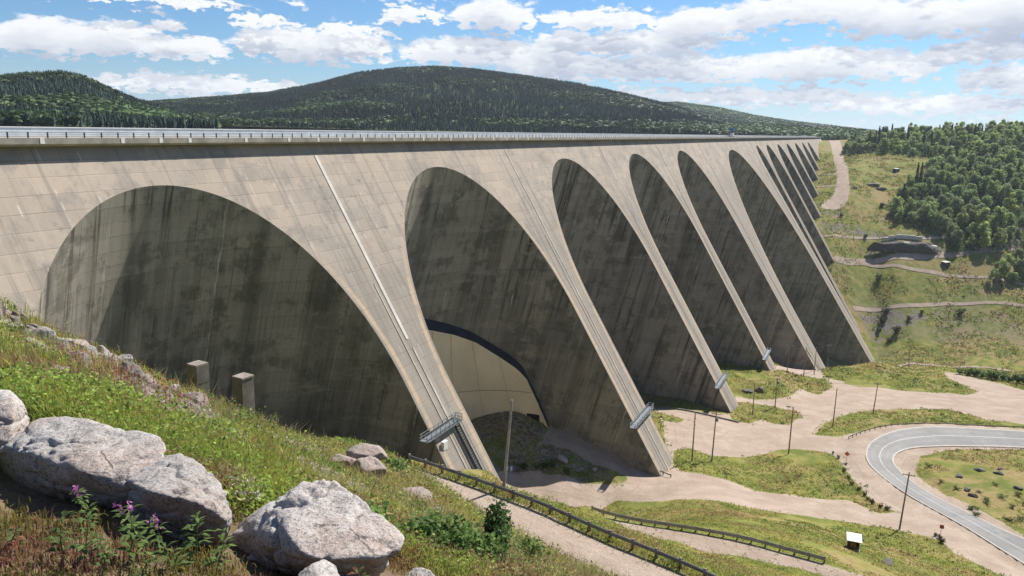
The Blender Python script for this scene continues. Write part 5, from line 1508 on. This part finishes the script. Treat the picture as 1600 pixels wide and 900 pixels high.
HERO = [
    ('long low pinkish grey boulder with a dark overhanging front', 1,
     [(60, 655, 5.45), (110, 650, 5.45), (185, 667, 5.4), (250, 681, 5.15), (263, 697, 5.0), (8, 697, 5.15), (75, 702, 4.92), (108, 713, 4.78), (134, 738, 4.62), (195, 764, 4.60), (256, 720, 4.83), (-6, 770, 5.42), (65, 795, 5.22), (135, 800, 4.98), (200, 795, 4.88), (255, 780, 4.9), (40, 700, 6.1), (210, 720, 5.9), (-10, 715, 5.5)]),
    ('wedge shaped grey boulder with a pale flat top beside the long boulder', 2,
     [(200, 746, 4.72), (250, 712, 4.92), (285, 706, 4.92), (330, 738, 4.82), (352, 768, 4.72), (363, 805, 4.58), (198, 751, 4.56), (232, 768, 4.40), (300, 783, 4.33), (335, 796, 4.36), (359, 820, 4.44), (202, 850, 4.92), (245, 872, 4.80), (310, 875, 4.70), (352, 860, 4.70), (230, 760, 5.4), (330, 790, 5.3)]),
    ('large speckled pale grey boulder, the rightmost of the big boulders', 3,
     [(350, 838, 4.75), (378, 808, 4.82), (425, 778, 4.85), (480, 746, 4.82), (515, 745, 4.82), (546, 760, 4.76), (572, 795, 4.68), (602, 808, 4.62), (633, 836, 4.50), (626, 862, 4.36), (590, 873, 4.24), (500, 876, 4.18), (472, 864, 4.20), (448, 828, 4.34), (436, 790, 4.58), (352, 915, 4.95), (440, 925, 4.78), (500, 915, 4.62), (595, 905, 4.62), (470, 800, 5.5), (580, 830, 5.3), (390, 850, 5.4)]),
    ('upright boulder cut by the left edge of the picture', 4,
     [(-45, 604, 5.90), (15, 609, 5.90), (38, 628, 5.70), (48, 655, 5.60), (42, 700, 5.50), (23, 622, 5.40), (18, 710, 5.20), (-45, 640, 5.25), (-45, 710, 5.20), (0, 640, 6.50), (40, 670, 6.30)]),
]
SMALL = [
    ('flat slab of rock tucked under the front of the speckled boulder', cpt(495, 899, 4.05), (.12, .12, .06), 5),
    ('low dark rock in the shade left of the speckled boulder', cpt(388, 905, 4.6), (.16, .2, .16), 6),
    ('grey rock top just showing at the bottom edge', cpt(652, 912, 5.2), (.13, .13, .08), 7),
    ('pinkish broken rock on the slope above the speckled boulder', cpt(577, 724, 13.5), (.30, .30, .25), 8),
    ('dark flat rock behind the pinkish broken rock', cpt(574, 701, 14.5), (.38, .30, .16), 9),
    ('small dark rock left of the pinkish broken rock', cpt(537, 717, 14), (.24, .25, .18), 10),
    ('long flat pink rock sunk in the grass near the road', cpt(642, 770, 13), (.36, .25, .14), 11),
    ('mottled rock half buried in grass left on the slope', cpt(72, 582, 12.5), (.42, .30, .16), 12),
    ('pale cut block on the skyline before the first vault', cpt(119, 541, 27), (.60, .5, .34), 13),
    ('reddish stub of rock near the flat pink rock', cpt(678, 800, 11.5), (.16, .14, .10), 14),
]
FOOT = []
for lb, sd, pl in HERO:
    me, c_, ext = hull_rock(pl, sd * 11)
    tag(add('boulder', me, None, c_), lb, 'boulder', 'boulders on the near hillside')
    FOOT.append((c_, ext))
M_broken = mat_rock('broken_rock', (.260, .225, .200), (.060, .052, .046), (.270, .190, .160), .5)
for lb, c_, hf, sd in SMALL:
    c_ = c_ - np.array([0, 0, hf[2] * (.45 if sd > 7 and sd != 13 else .1)])
    me = rock_mesh(sd * 11, hf, None, 5, 40, 1.6, M_broken if sd > 7 else None, 9)
    tag(add('boulder', me, None, c_), lb, 'boulder', 'boulders on the near hillside')
    FOOT.append((c_, hf))

# jagged outcrop blocks breaking through along the skyline
OUT = [(22, 505, 31, .75), (52, 524, 31, .6), (168, 576, 31, .7), (196, 590, 32, .9), (222, 608, 33, 1.1), (248, 622, 34, .9), (272, 636, 34, 1.2), (300, 650, 35, 1.0), (322, 658, 36, .8), (240, 640, 29, .7)]
for k, (x, y, kd, s_) in enumerate(OUT):
    me = rock_mesh(900 + k * 7, (s_ * .75, s_ * .42, s_ * .36), None, 5, 60, 2.2, M_broken, 8)
    c_ = cpt(x, y, kd); c_[2] = float(gh(c_[:2])[0]) + s_ * .10
    o = add('outcrop_rock', me, None, c_); o.rotation_euler = (.1, .45, .3 * k)
    tag(o, 'jagged brown grey rock of the outcrop on the hillside crest', 'rock', 'outcrop rocks on the crest')

# broken rock along the hillside skyline
rgr = np.random.default_rng(31)
M_rubble = mat_rock('rubble_rock', (.200, .180, .165), (.065, .057, .050), (.215, .160, .132), .6)
RK = [rock_mesh(100 + k, (1, .8, .6), None, 3, 30, 1.3, M_rubble if k % 3 else None, 10) for k in range(6)]
RKd = [rock_mesh(200 + k, (1, .8, .6), None, 3, 30, 1.3, M_darkrock, 10) for k in range(4)]
segs = [((150, 562), (240, 612), 50, 30), ((225, 608), (335, 662), 60, 34), ((215, 620), (335, 668), 60, 30), ((0, 498), (60, 535), 45, 30), ((60, 535), (150, 568), 34, 28)]
for (x0, y0), (x1, y1), n_, dp in segs:
    for k in range(n_):
        t = rgr.uniform(); x = x0 + (x1 - x0) * t + rgr.normal() * 5; y = y0 + (y1 - y0) * t + rgr.normal() * 6 - 1
        v = cpt(x, y, 1.0)
        # drop the stone on the ground along this line of sight
        ks = np.geomspace(8, 60, 160); q = ks[:, None] * v; dz = q[:, 2] - gh(q[:, :2]); i_ = int(np.argmax(dz < .05))
        while dz[i_] >= .05 and y < 760:
            y += 2; v = cpt(x, y, 1.0); q = ks[:, None] * v; dz = q[:, 2] - gh(q[:, :2]); i_ = int(np.argmax(dz < .05))
        if dz[i_] >= .05: continue
        p = q[i_]; sz = ks[i_] * rgr.choice([.004, .006, .008, .011], p=[.26, .34, .25, .15]) * rgr.uniform(1.0, 1.9)
        o = add('stone', RK[k % 6], None, (p[0], p[1], float(gh(p[:2])[0]) + sz * .25))
        o.scale = (sz, sz, sz); o.rotation_euler = tuple(rgr.uniform(0, 6.28, 3))
        tag(o, 'angular broken stone in the rubble along the hillside skyline', 'stone', 'broken stones on the skyline')
for k, q in enumerate(D['vrocks']):
    q = np.array(q); sz = rgr.uniform(.9, 1.7) if k > 9 else rgr.uniform(.6, 1.2)
    o = add('rock', (RK if k > 9 else RKd)[k % 4], None, (q[0], q[1], float(gh(q[:2])[0]) + sz * .2)); o.scale = (sz * 1.3, sz, sz); o.rotation_euler = (0, 0, rgr.uniform(0, 6))
    tag(o, 'rock on the mound between the first two buttresses' if k > 9 - 1 else 'dark rock in the rough grass right of the shelter and hairpin', 'rock', 'mound rocks' if k > 8 else 'grass rocks')
for k, (s_, hf, lb) in {'rock_d1': (0, (2.3, 1.8, 1.5), 'squat dark boulder on the grass, left of its twin, below the tank'), 'rock_d2': (1, (2.2, 2.0, 2.3), 'taller brown topped boulder right of its dark twin below the tank'),
                        'farrock1': (2, (4, 3, 2), 'small dark rock on the far meadow beside a longer outcrop'), 'farrock2': (3, (8, 4, 3), 'long dark outcrop in the middle of the far meadow'), 'farrock3': (1, (7, 4, 3), 'right end of the dark outcrop on the far meadow'), 'farrock5': (2, (7, 4, 3.4), 'dark rock at the upper edge of the far meadow by the wood'), }.items():
    p = np.array(D['pts'][k]); o = add('rock', RKd[s_], None, (p[0], p[1], float(gh(p[:2])[0]) + hf[2] * .3)); o.scale = hf; tag(o, lb, 'rock')

# far bank walls and huts
def block_wall(a, b, h_, th_, mat, name, label, n_=9, jit=.25):
    a, b = np.array(a), np.array(b); root = MB()
    for k in range(n_):
        p = a + (b - a) * (k + .5) / n_; hh = h_ * rgr.uniform(1 - jit, 1)
        g_ = float(gh(p[:2])[0]); d = (b - a) / n_ / 2; d[2] = 0
        pr_ = np.array([-d[1], d[0], 0]); pr_ /= np.linalg.norm(pr_)
        root.frame_box((p[0], p[1], g_ + hh / 2 - 1), d * .985, pr_ * th_ * rgr.uniform(.8, 1), up3 * (hh / 2 + 1))
    return tag(root.build(name, mat), label, 'wall')


M_wallrock = mat_rock('wall_rock', (.070, .066, .062), (.020, .019, .018), (.085, .070, .058), 5.0)
_a, _b = np.array(D['pts']['wallL']), np.array(D['pts']['wallR']); _c = (_a + _b) / 2; _c[2] = float(gh(_c[:2])[0]) + 2
_o = add('rock_wall', rock_mesh(333, (np.linalg.norm(_b - _a) / 2, 4.0, 4.3), [(0, -1, .15, .8), (0, 1, .2, .8), (0, -.2, 1, .75), (1, -.3, .3, .95), (-1, -.3, .1, .95), (0, 0, -1, 1), (.3, -.8, .6, .9), (-.4, -.8, .5, .9)], 5, 24, 2.6, M_wallrock), None, _c)
_o.rotation_euler = (0, 0, math.atan2(_b[1] - _a[1], _b[0] - _a[0])); tag(_o, 'dark rock wall above the upper gravel track', 'wall')
block_wall(D['pts']['fw1'], D['pts']['fw2'], 3.2, 1.0, M_pale, 'low_wall', 'pale concrete wall above the dark rock wall', 6, .05)
for k in range(4):
    t = (.42, .52, .74, .86)[k]
    p = np.array(D['pts']['wallL']) * (1 - t) + np.array(D['pts']['wallR']) * t
    me = rock_mesh(300 + k, (1, .6, .4), None, 3, 7, 1.2, M_white)
    o = add('tarpaulin', me, None, (p[0], p[1] + .5, float(gh(p[:2])[0]) + 5.6 + .3 * (k % 2))); o.scale = (5.2, 2.5, 3.2)
    tag(o, 'crumpled white sheet lying on top of the dark rock wall', 'sheet', 'white sheets on the rock wall')
for k, lb in (('hut', 'small dark hut on the far meadow near the wood'), ('hut2', 'small grey roofed box hut on the grass between the gravel tracks')):
    P = np.array(D['pts'][k]) if k == 'hut' else np.array(D['pts2']['hut2']); P[2] = float(gh(P[:2])[0])
    root = empty('hut', P, lb, 'hut', None, .5)
    s_ = 1.0
    b_ = MB(); b_.box((0, 0, 1.3), 3.4, 2.2, 1.8); b_.build('wall', M_darksteel, root)
    b_ = MB(); b_.frame_box((0, 0, 3.3), (3.8, 0, 0), (0, 2.5, .3), (0, -.02, .15)); b_.build('roof', M_railsteel, root)

# ------------------------------------------------------------------ low vegetation
GCOL = np.array([[.345, .345, .066], [.250, .290, .058], [.160, .205, .046], [.380, .310, .115], [.330, .235, .100], [.260, .140, .085], [.300, .320, .062]])


def patch_colour(X, sc, rg, w=None):
    a = fbm(np.c_[X * sc, X[:, 0] * 0 + 4], 4); b = fbm(np.c_[X * sc * 2.7, X[:, 0] * 0 + 11], 3)
    k = np.where(a > .10, 3, np.where(a > .02, 0, np.where(a > -.14, 6, np.where(a > -.3, 1, 2))))
    k = np.where(b > .27, 5, np.where(b < -.33, 2, k))
    k = np.where(rg.uniform(size=len(X)) < .28, rg.integers(0, 7, len(X)), k)
    k = np.where((k == 5) & (rg.uniform(size=len(X)) < .45), 4, k)
    return GCOL[k] * rg.uniform(.7, 1.3, len(X))[:, None]


def blades(X, z, hgt, wid, nb, colr, rg, spread):
    """nb bent blades per tuft, three triangles each"""
    n_ = len(X) * nb
    b = np.repeat(np.c_[X, z], nb, 0); h0 = np.repeat(hgt, nb) * rg.uniform(.45, 1.15, n_); w0 = np.repeat(wid, nb) * rg.uniform(.6, 1.3, n_)
    sp = np.repeat(spread, nb)
    an = rg.uniform(0, 6.283, n_); ln = rg.uniform(.1, .75, n_)
    b[:, 0] += rg.normal(size=n_) * sp; b[:, 1] += rg.normal(size=n_) * sp
    b[:, 2] -= h0 * .06
    dx = np.c_[np.cos(an), np.sin(an), 0 * an]; t = np.c_[-np.sin(an), np.cos(an), 0 * an]
    m_ = b + dx * (ln * h0 * .28)[:, None] + np.array([0, 0, 1]) * (h0 * .58)[:, None]
    e = b + dx * (ln * h0 * .95)[:, None] + np.array([0, 0, 1]) * (h0 * (1 - .35 * ln))[:, None]
    V = np.stack([b - t * w0[:, None] * .5, b + t * w0[:, None] * .5, m_ - t * w0[:, None] * .42, m_ + t * w0[:, None] * .42, e], 1)
    T = np.array([[0, 1, 3], [0, 3, 2], [2, 3, 4]])
    Fs = (T[None] + (np.arange(n_) * 5)[:, None, None]).reshape(-1, 3)
    c3 = np.repeat(np.repeat(colr, nb, 0) * rg.uniform(.75, 1.25, n_)[:, None], 5, 0)
    return V.reshape(-1, 3), Fs, c3


def near_samples(n_, r0_, r1_, rg, a0=-41, a1=34):
    a = np.radians(rg.uniform(a0, a1, n_)); r = np.exp(rg.uniform(math.log(r0_), math.log(r1_), n_))
    return np.c_[r * np.sin(a), r * np.cos(a)], r


def clear_of_rocks(X, r):
    ok = np.ones(len(X), bool)
    for c_, hf in FOOT:
        q = (X - c_[:2]) / (np.array(hf[:2]) * .92)
        ok &= (q ** 2).sum(1) > 1
    return ok


rgg = np.random.default_rng(77)
X, r = near_samples(170000, 2.3, 66, rgg)
gf, _ = gravel_field(X)
bare_zone = (r - .75 * (X[:, 0] < -1.0) + .6 * fbm(np.c_[X * .9, r * 0 + 1], 3) < 5.0) & (X[:, 0] + .3 * fbm(np.c_[X * 2, r * 0 + 4], 2) < .15)
bare = bare_zone & (rgg.uniform(size=len(X)) > .22)
thin = fbm(np.c_[X * .8, X[:, 0] * 0 + 21], 3) < -.42
rb_ = sdf(X, D['rubble']); rockband = (rb_ > -.3 + .8 * fbm(np.c_[X * .5, r * 0 + 6], 2)) & (rgg.uniform(size=len(X)) > .10)
ok = (gf < -.15) & clear_of_rocks(X, r) & ~bare & ~thin & ~rockband
X, r = X[ok], r[ok]
z = gh(X)
hg = np.clip(.10 + .022 * r, .12, .46) * (1 + .5 * fbm(np.c_[X * .35, r * 0 + 2], 2))
bz = bare_zone[ok]; hg = np.where(bz, hg * .38, np.where(r < 5.2, hg * .8, hg))
V, Fs, c3 = blades(X, z, hg, .0042 + .00075 * r, 7, np.where(bz[:, None], patch_colour(X, .9, rgg) * np.array([.62, .50, .62]), patch_colour(X, .28, rgg)), rgg, np.clip(.02 + .008 * r, .02, .35))
tag(add('grass', make_mesh('grass', V, Fs, M_leaf, colors=c3)), 'tall yellow green grass covering the near hillside', 'grass', None, 'stuff')

# tall seeding stalks standing above the grass
X, r = near_samples(14000, 5.0, 64, rgg)
gf, _ = gravel_field(X)
pk = fbm(np.c_[X * .33, r * 0 + 41], 3)
ok = (gf < -.1) & clear_of_rocks(X, r) & (pk > .02) & (sdf(X, D['rubble']) < .2)
X, r, pk = X[ok], r[ok], pk[ok]
sc_ = np.array([[.34, .20, .13], [.30, .25, .12], [.40, .33, .20], [.22, .26, .09]])[rgg.integers(0, 4, len(X))]
V, Fs, c3 = blades(X, gh(X), np.clip(.28 + .030 * r, .3, .85), .0040 + .00060 * r, 3, sc_, rgg, np.clip(.02 + .006 * r, .02, .2))
tag(add('tall_weeds', make_mesh('tall_weeds', V, Fs, M_leaf, colors=c3)), 'thin brown and straw coloured weed stalks above the grass', 'weeds', None, 'stuff')

# broad-leaved herbs
X, r = near_samples(48000, 2.6, 62, rgg)
gf, _ = gravel_field(X)
dn_ = fbm(np.c_[X * .5, r * 0 + 31], 3)
ok = (gf < -.3) & clear_of_rocks(X, r) & (dn_ > -.12) & ~((r < 5.2) & (X[:, 0] < .15)) & (sdf(X, D['rubble']) < -.2)
X, r = X[ok], r[ok]; z = gh(X); m_ = 9
hh = np.clip(.10 + .022 * r, .12, .5)
cen = np.repeat(np.c_[X, z], m_, 0); k_ = len(cen)
cen[:, 2] += np.repeat(hh, m_) * rgg.uniform(.1, 1.15, k_); cen[:, :2] += rgg.normal(size=(k_, 2)) * np.repeat(np.clip(.02 + .007 * r, .03, .3), m_)[:, None]
V, Fq = leaf_quads(cen, np.repeat(.007 + .0011 * r, m_), rgg, np.tile([0, 0, .8], (k_, 1)))
cc = patch_colour(X, .28, rgg) * np.array([.72, .92, .85])
tag(add('herbs', make_mesh('herbs', V, Fq, M_leaf, colors=np.repeat(np.repeat(cc, m_, 0) * rgg.uniform(.7, 1.3, k_)[:, None], 4, 0))), 'leafy green and reddish herbs among the grass', 'herbs', None, 'stuff')

# white, yellow and pink flower heads
def flower_cloud(lines, n_, spread, colr, size, label, cat):
    cen = []
    for (x0, y0), (x1, y1), k0, k1, w_ in lines:
        for _ in range(int(n_ * w_)):
            t = rgg.uniform(); x = x0 + (x1 - x0) * t + rgg.normal() * spread; y = y0 + (y1 - y0) * t + rgg.normal() * spread * .6
            v = cpt(x, y, 1.0); ks = np.geomspace(3.2, 60, 90); q = ks[:, None] * v; dz = q[:, 2] - gh(q[:, :2]) - np.clip(.10 + .022 * ks, .12, .46) * .8; i_ = int(np.argmax(dz < 0))
            if dz[i_] < 0: cen.append(q[i_] + [0, 0, .004 * ks[i_]])
    cen = np.array(cen); r = np.hypot(cen[:, 0], cen[:, 1]); m_ = 4
    c2 = np.repeat(cen, m_, 0) + rgg.normal(size=(len(cen) * m_, 3)) * np.repeat(.0016 * r, m_)[:, None]
    V, Fq = leaf_quads(c2, np.repeat(size * r, m_), rgg, np.tile([0, -.3, 1.2], (len(c2), 1)))
    cc = np.tile(np.array(colr), (len(c2), 1)) * rgg.uniform(.7, 1.15, len(c2))[:, None]
    tag(add('wildflowers', make_mesh('wildflowers', V, Fq, M_leaf, colors=np.repeat(cc, 4, 0))), label, cat, None, 'stuff')


flower_cloud([((440, 690), (570, 775), 9, 20, .6), ((280, 640), (420, 700), 9, 30, .08), ((370, 740), (400, 770), 6, 9, .10), ((620, 780), (720, 830), 9, 14, .1), ((180, 600), (290, 670), 9, 30, .04)], 1700, 13, (.62, .60, .50), .0013, 'drift of small white flower heads across the slope', 'wildflowers')
flower_cloud([((640, 740), (780, 850), 9, 20, .6), ((560, 780), (640, 830), 9, 20, .4)], 160, 24, (.62, .50, .04), .0012, 'scattered yellow flower heads on the lower slope', 'wildflowers')
flower_cloud([((80, 560), (300, 640), 9, 20, .6), ((150, 600), (260, 650), 9, 20, .4)], 450, 26, (.28, .13, .10), .0013, 'reddish seeding flower stalks on the slope', 'wildflowers')
flower_cloud([((645, 772), (690, 800), 9, 20, 1)], 40, 8, (.45, .10, .33), .0011, 'small magenta flowers beside the flat pink rock', 'wildflowers')

# fireweed plants before the boulders
def fireweed(base, h_, seed, red=False, flowers=True, lean=(0, 0)):
    rg = np.random.default_rng(seed); root = empty('fireweed_plant', base)
    ax = lambda t: np.array([lean[0] * t * t + .03 * math.sin(3 * t + seed), lean[1] * t * t, t * h_])
    b_ = MB()
    for k in range(6): b_.tube(ax(k / 6), ax((k + 1) / 6), .0045 * (1 - k / 8), .0045 * (1 - (k + 1) / 8), 5, cap=False)
    b_.build('stem', M_stemred if red else M_stem, root)
    V, Fs, Cc = [], [], []
    nl = int(16 + 44 * h_)
    for k in range(nl):
        t = rg.uniform(.18, 1.0); an = k * 2.4 + rg.normal() * .3; L = h_ * .26 * (1.15 - .6 * t) * rg.uniform(.7, 1.2) + .02; w_ = L * .15
        o = ax(t); d = np.array([math.cos(an), math.sin(an), 0]); s_ = np.array([-d[1], d[0], 0]); i0 = len(V)
        up_ = rg.uniform(.15, .7)
        p1 = o + d * L * .5 + np.array([0, 0, L * up_ * .5]); p2 = o + d * L + np.array([0, 0, L * (up_ * .5 - .12)])
        V += [o, p1 - s_ * w_, p1 + s_ * w_ - np.array([0, 0, w_ * .4]), p2]; Fs += [[i0, i0 + 1, i0 + 2], [i0 + 1, i0 + 3, i0 + 2]]
        c0 = np.array([.20, .085, .050]) if red and rg.uniform() < .6 else np.array([.105, .155, .045])
        Cc += [c0 * rg.uniform(.75, 1.35)] * 4
    add('leaves', make_mesh('leaves', np.array(V), Fs, M_leaf, colors=np.array(Cc)), root)
    if flowers:
        cen = np.array([ax(rg.uniform(.88, 1.12)) + rg.normal(size=3) * .012 for _ in range(20)])
        V, Fq = leaf_quads(cen, .0085, rg)
        add('flowers', make_mesh('flowers', V, Fq, M_leaf, colors=np.tile([.46, .16, .37], (len(V), 1)) * rg.uniform(.8, 1.2, (len(V), 1))), root)
    return root


M_stem = mat_plain('green_stem', (.10, .12, .04), .8); M_stemred = mat_plain('red_stem', (.25, .08, .05), .8)
FW = [((102, 818), 3.75, .26, False, False, 'leafy green fireweed without flowers under the long boulder, left of the others'), ((137, 832), 3.7, .30, False, False, 'full green fireweed stem in front of the long boulder'), ((160, 845), 3.6, .24, False, False, 'short green fireweed in front of the long boulder'),
      ((192, 815), 3.85, .33, False, True, 'fireweed with several magenta flowers between two boulders'), ((214, 800), 3.95, .30, False, True, 'fireweed topped with magenta against the wedge boulder'), ((268, 860), 3.75, .32, False, True, 'single upright fireweed before the wedge boulder'),
      ((225, 870), 3.6, .15, False, False, 'tiny fireweed shoot below the wedge boulder'), ((318, 893), 3.7, .34, False, False, 'bushy green fireweed at the right foot of the wedge boulder'), ((345, 900), 3.7, .28, False, False, 'second bushy fireweed before the dark side of the speckled boulder'),
      ((566, 905), 4.0, .30, True, False, 'reddish leaved fireweed standing before the speckled boulder'), ((130, 745), 4.3, .24, False, True, 'fireweed flower spike against the face of the long boulder'), ((445, 905), 3.8, .18, True, False, 'small reddish sprout under the speckled boulder'),
      ((28, 828), 3.8, .16, True, False, 'dry stalk in the dark hollow below the long boulder')]
for k, ((x, y), kd, h_, red, fl, lb) in enumerate(FW):
    v = cpt(x, y, 1.0); ks = np.geomspace(2.4, 8, 200); q = ks[:, None] * v; dz = q[:, 2] - gh(q[:, :2]); i_ = int(np.argmax(dz < 0))
    p = q[i_] if dz[i_] < 0 else cpt(x, y, kd)
    if np.linalg.norm(p) > kd * 1.25: p = cpt(x, y, kd); p[2] = float(gh(p[:2])[0])
    tag(fireweed(p, h_ * .82 * np.linalg.norm(p) / 3.9, 60 + k, red, fl, (rgg.normal() * .03, rgg.normal() * .03)), lb, 'plant', 'fireweed plants by the boulders')


def bush(name, xy, h_, w_, colr, seed, label, group, n_=260, leaf=None, cat='bush'):
    rg = np.random.default_rng(seed)
    z0 = float(gh(xy)[0]); root = empty(name, (xy[0], xy[1], z0 - .02), label, cat, group)
    stem = MB(); P_, O_ = [], []
    for k in range(7):
        an = rg.uniform(0, 6.28); tp = np.array([math.cos(an) * w_ * rg.uniform(.15, .8), math.sin(an) * w_ * rg.uniform(.15, .8), h_ * rg.uniform(.6, 1.0)])
        stem.tube((0, 0, 0), tp, h_ * .016, h_ * .005, 5, cap=False)
        m_ = n_ // 7; t = rg.uniform(.25, 1.08, m_)
        P_.append(tp[None] * t[:, None] + rg.normal(size=(m_, 3)) * np.array([w_ * .17, w_ * .17, h_ * .06]))
    P_ = np.concatenate(P_); P_[:, 2] = np.maximum(P_[:, 2], h_ * .04)
    V, Fq = leaf_quads(P_, leaf or h_ * .06, rg, np.tile([0, 0, .7], (len(P_), 1)))
    cc = np.tile(np.array(colr), (len(P_), 1)) * rg.uniform(.65, 1.4, len(P_))[:, None]
    add('foliage', make_mesh('foliage', V, Fq, M_leaf, colors=np.repeat(cc, 4, 0)), root); add('stem', make_mesh('stem', np.array(stem.V), stem.F, M_bark), root)


# willow bushes at the bottom edge
BU = [((772, 972), 8.0, .78, .30, (.055, .090, .030), 'dark leafed willow bush at the bottom edge, tallest of its row'), ((735, 985), 7.2, .46, .34, (.085, .130, .036), 'bright green bush left of the dark willow'), ((690, 965), 6.6, .42, .34, (.075, .120, .034), 'leafy low bush right of the speckled boulder'),
      ((652, 900), 6.6, .36, .30, (.085, .135, .040), 'small green bush touching the speckled boulder'), ((825, 965), 10.0, .45, .40, (.100, .135, .038), 'spreading bush right of the dark willow'), ((705, 925), 8.5, .34, .36, (.105, .150, .042), 'yellow green bush on the lower slope'), ((600, 700), 17, .6, .7, (.080, .120, .035), 'round bush beside the pinkish broken rock'),
      ((560, 905), 5.4, .30, .3, (.095, .14, .04), 'little bush under the right end of the speckled boulder')]
for k, ((x, y), kd, h_, w_, c_, lb) in enumerate(BU):
    p = cpt(x, y, kd); bush('willow_bush', p[:2], h_, w_, tuple(1.7 * q for q in c_), 400 + k, lb, 'bushes at the bottom edge', 2400, .009 + .0016 * kd)

# valley bushes
VB = D['bushes']
for k, (x, y, s_, zone) in enumerate(VB):
    lb = {'ditch': 'dark low bush in the ditch line along the gravel apron', 'bend': 'scattered dark bush in the rough grass inside the hairpin', 'edge': 'green bush in the row beside the far verge', 'mound': 'green bush on the rock mound between the first two buttresses', 'bank': 'dark bush on the far rocky bank right of the tall buttress'}[zone]
    c_ = {'ditch': (.075, .085, .032), 'bend': (.095, .125, .040), 'edge': (.105, .160, .055), 'mound': (.085, .115, .032), 'bank': (.045, .062, .022)}[zone]
    s_ = s_ * .62 if zone == 'bend' else s_
    bush('bush', (x, y), s_, s_ * (1.5 if zone == 'bend' else .85), c_, 700 + k, lb, 'bushes ' + {'ditch': 'along the ditch', 'bend': 'inside the hairpin', 'edge': 'beside the far verge', 'mound': 'on the rock mound', 'bank': 'on the far rocky bank'}[zone], 200, s_ * .10)

# meadow tufts on the valley floor and the far bank
def meadow(n_, r0_, r1_, a0, a1, size, label, rep, dens=-.25, colk=1.0, cond=None):
    X, r = near_samples(n_, r0_, r1_, rgg, a0, a1)
    gf, _ = gravel_field(X)
    s_ = (X - BASE[:2]) @ cv[:2]; nn_ = (X - BASE[:2]) @ nv[:2]
    ok = (gf < -.4 + 2.4 * rgg.uniform(size=len(X)) ** 4) & (sdf(X, D['forest']) < 0) & (fbm(np.c_[X * .06, r * 0 + 7], 3) > dens) & (nn_ > 5)
    rd = np.concatenate([ro_, ri_[::-1]]); ok &= sdf(X, rd) < -.8
    if cond is not None: ok &= cond(X, gf)
    X, r = X[ok], r[ok]; z = gh(X)
    cen = np.repeat(np.c_[X, z], rep, 0); k_ = len(cen); sz = size * r
    cen += rgg.normal(size=(k_, 3)) * np.repeat(sz, rep)[:, None] * np.array([1.3, 1.3, .35]); cen[:, 2] += np.repeat(sz, rep) * .45
    V, Fq = leaf_quads(cen, np.repeat(sz * .55, rep), rgg, np.tile([0, 0, .6], (k_, 1)))
    cc = patch_colour(X, .045, rgg) * colk
    tag(add('meadow_grass', make_mesh('meadow_grass', V, Fq, M_leaf, colors=np.repeat(np.repeat(cc, rep, 0) * rgg.uniform(.75, 1.25, k_)[:, None], 4, 0))), label, 'grass', None, 'stuff')


meadow(115000, 58, 430, -2, 38, .0011, 'patchy green and brown meadow grass on the valley floor', 5)
meadow(40000, 430, 1150, 14, 38, .0011, 'rough yellow green grass on the far bank and far meadow', 5, -.1, np.array([.85, .85, .85]))
meadow(2200, 150, 420, 4, 38, .0020, 'taller darker weeds dotted through the valley grass', 9, .12, np.array([.45, .55, .5]))

# ------------------------------------------------------------------ clear summer air
mh = bpy.data.materials.new('air'); mh.use_nodes = True; mh.node_tree.nodes.clear()
g = NT(mh.node_tree)
pv = g.n('ShaderNodeVolumePrincipled')
pv.inputs['Color'].default_value = (.80, .90, 1.0, 1)
pv.inputs['Density'].default_value = 0.000045
pv.inputs['Anisotropy'].default_value = 0.2
g.link(pv.outputs[0], g.n('ShaderNodeOutputMaterial').inputs['Volume'])
hz_ = MB(); hz_.box((0, 0, 0), 14600, 14600, 1)
hv = np.array(hz_.V); zlo = float(min(HZ.min(), -260)) - 1.5
hv[:, 2] = np.where(hv[:, 2] > 0, 260.0, zlo)
tag(add('haze', make_mesh('haze', hv, hz_.F, mh)), 'thin bluish summer haze over the whole valley', 'haze', None, 'stuff')
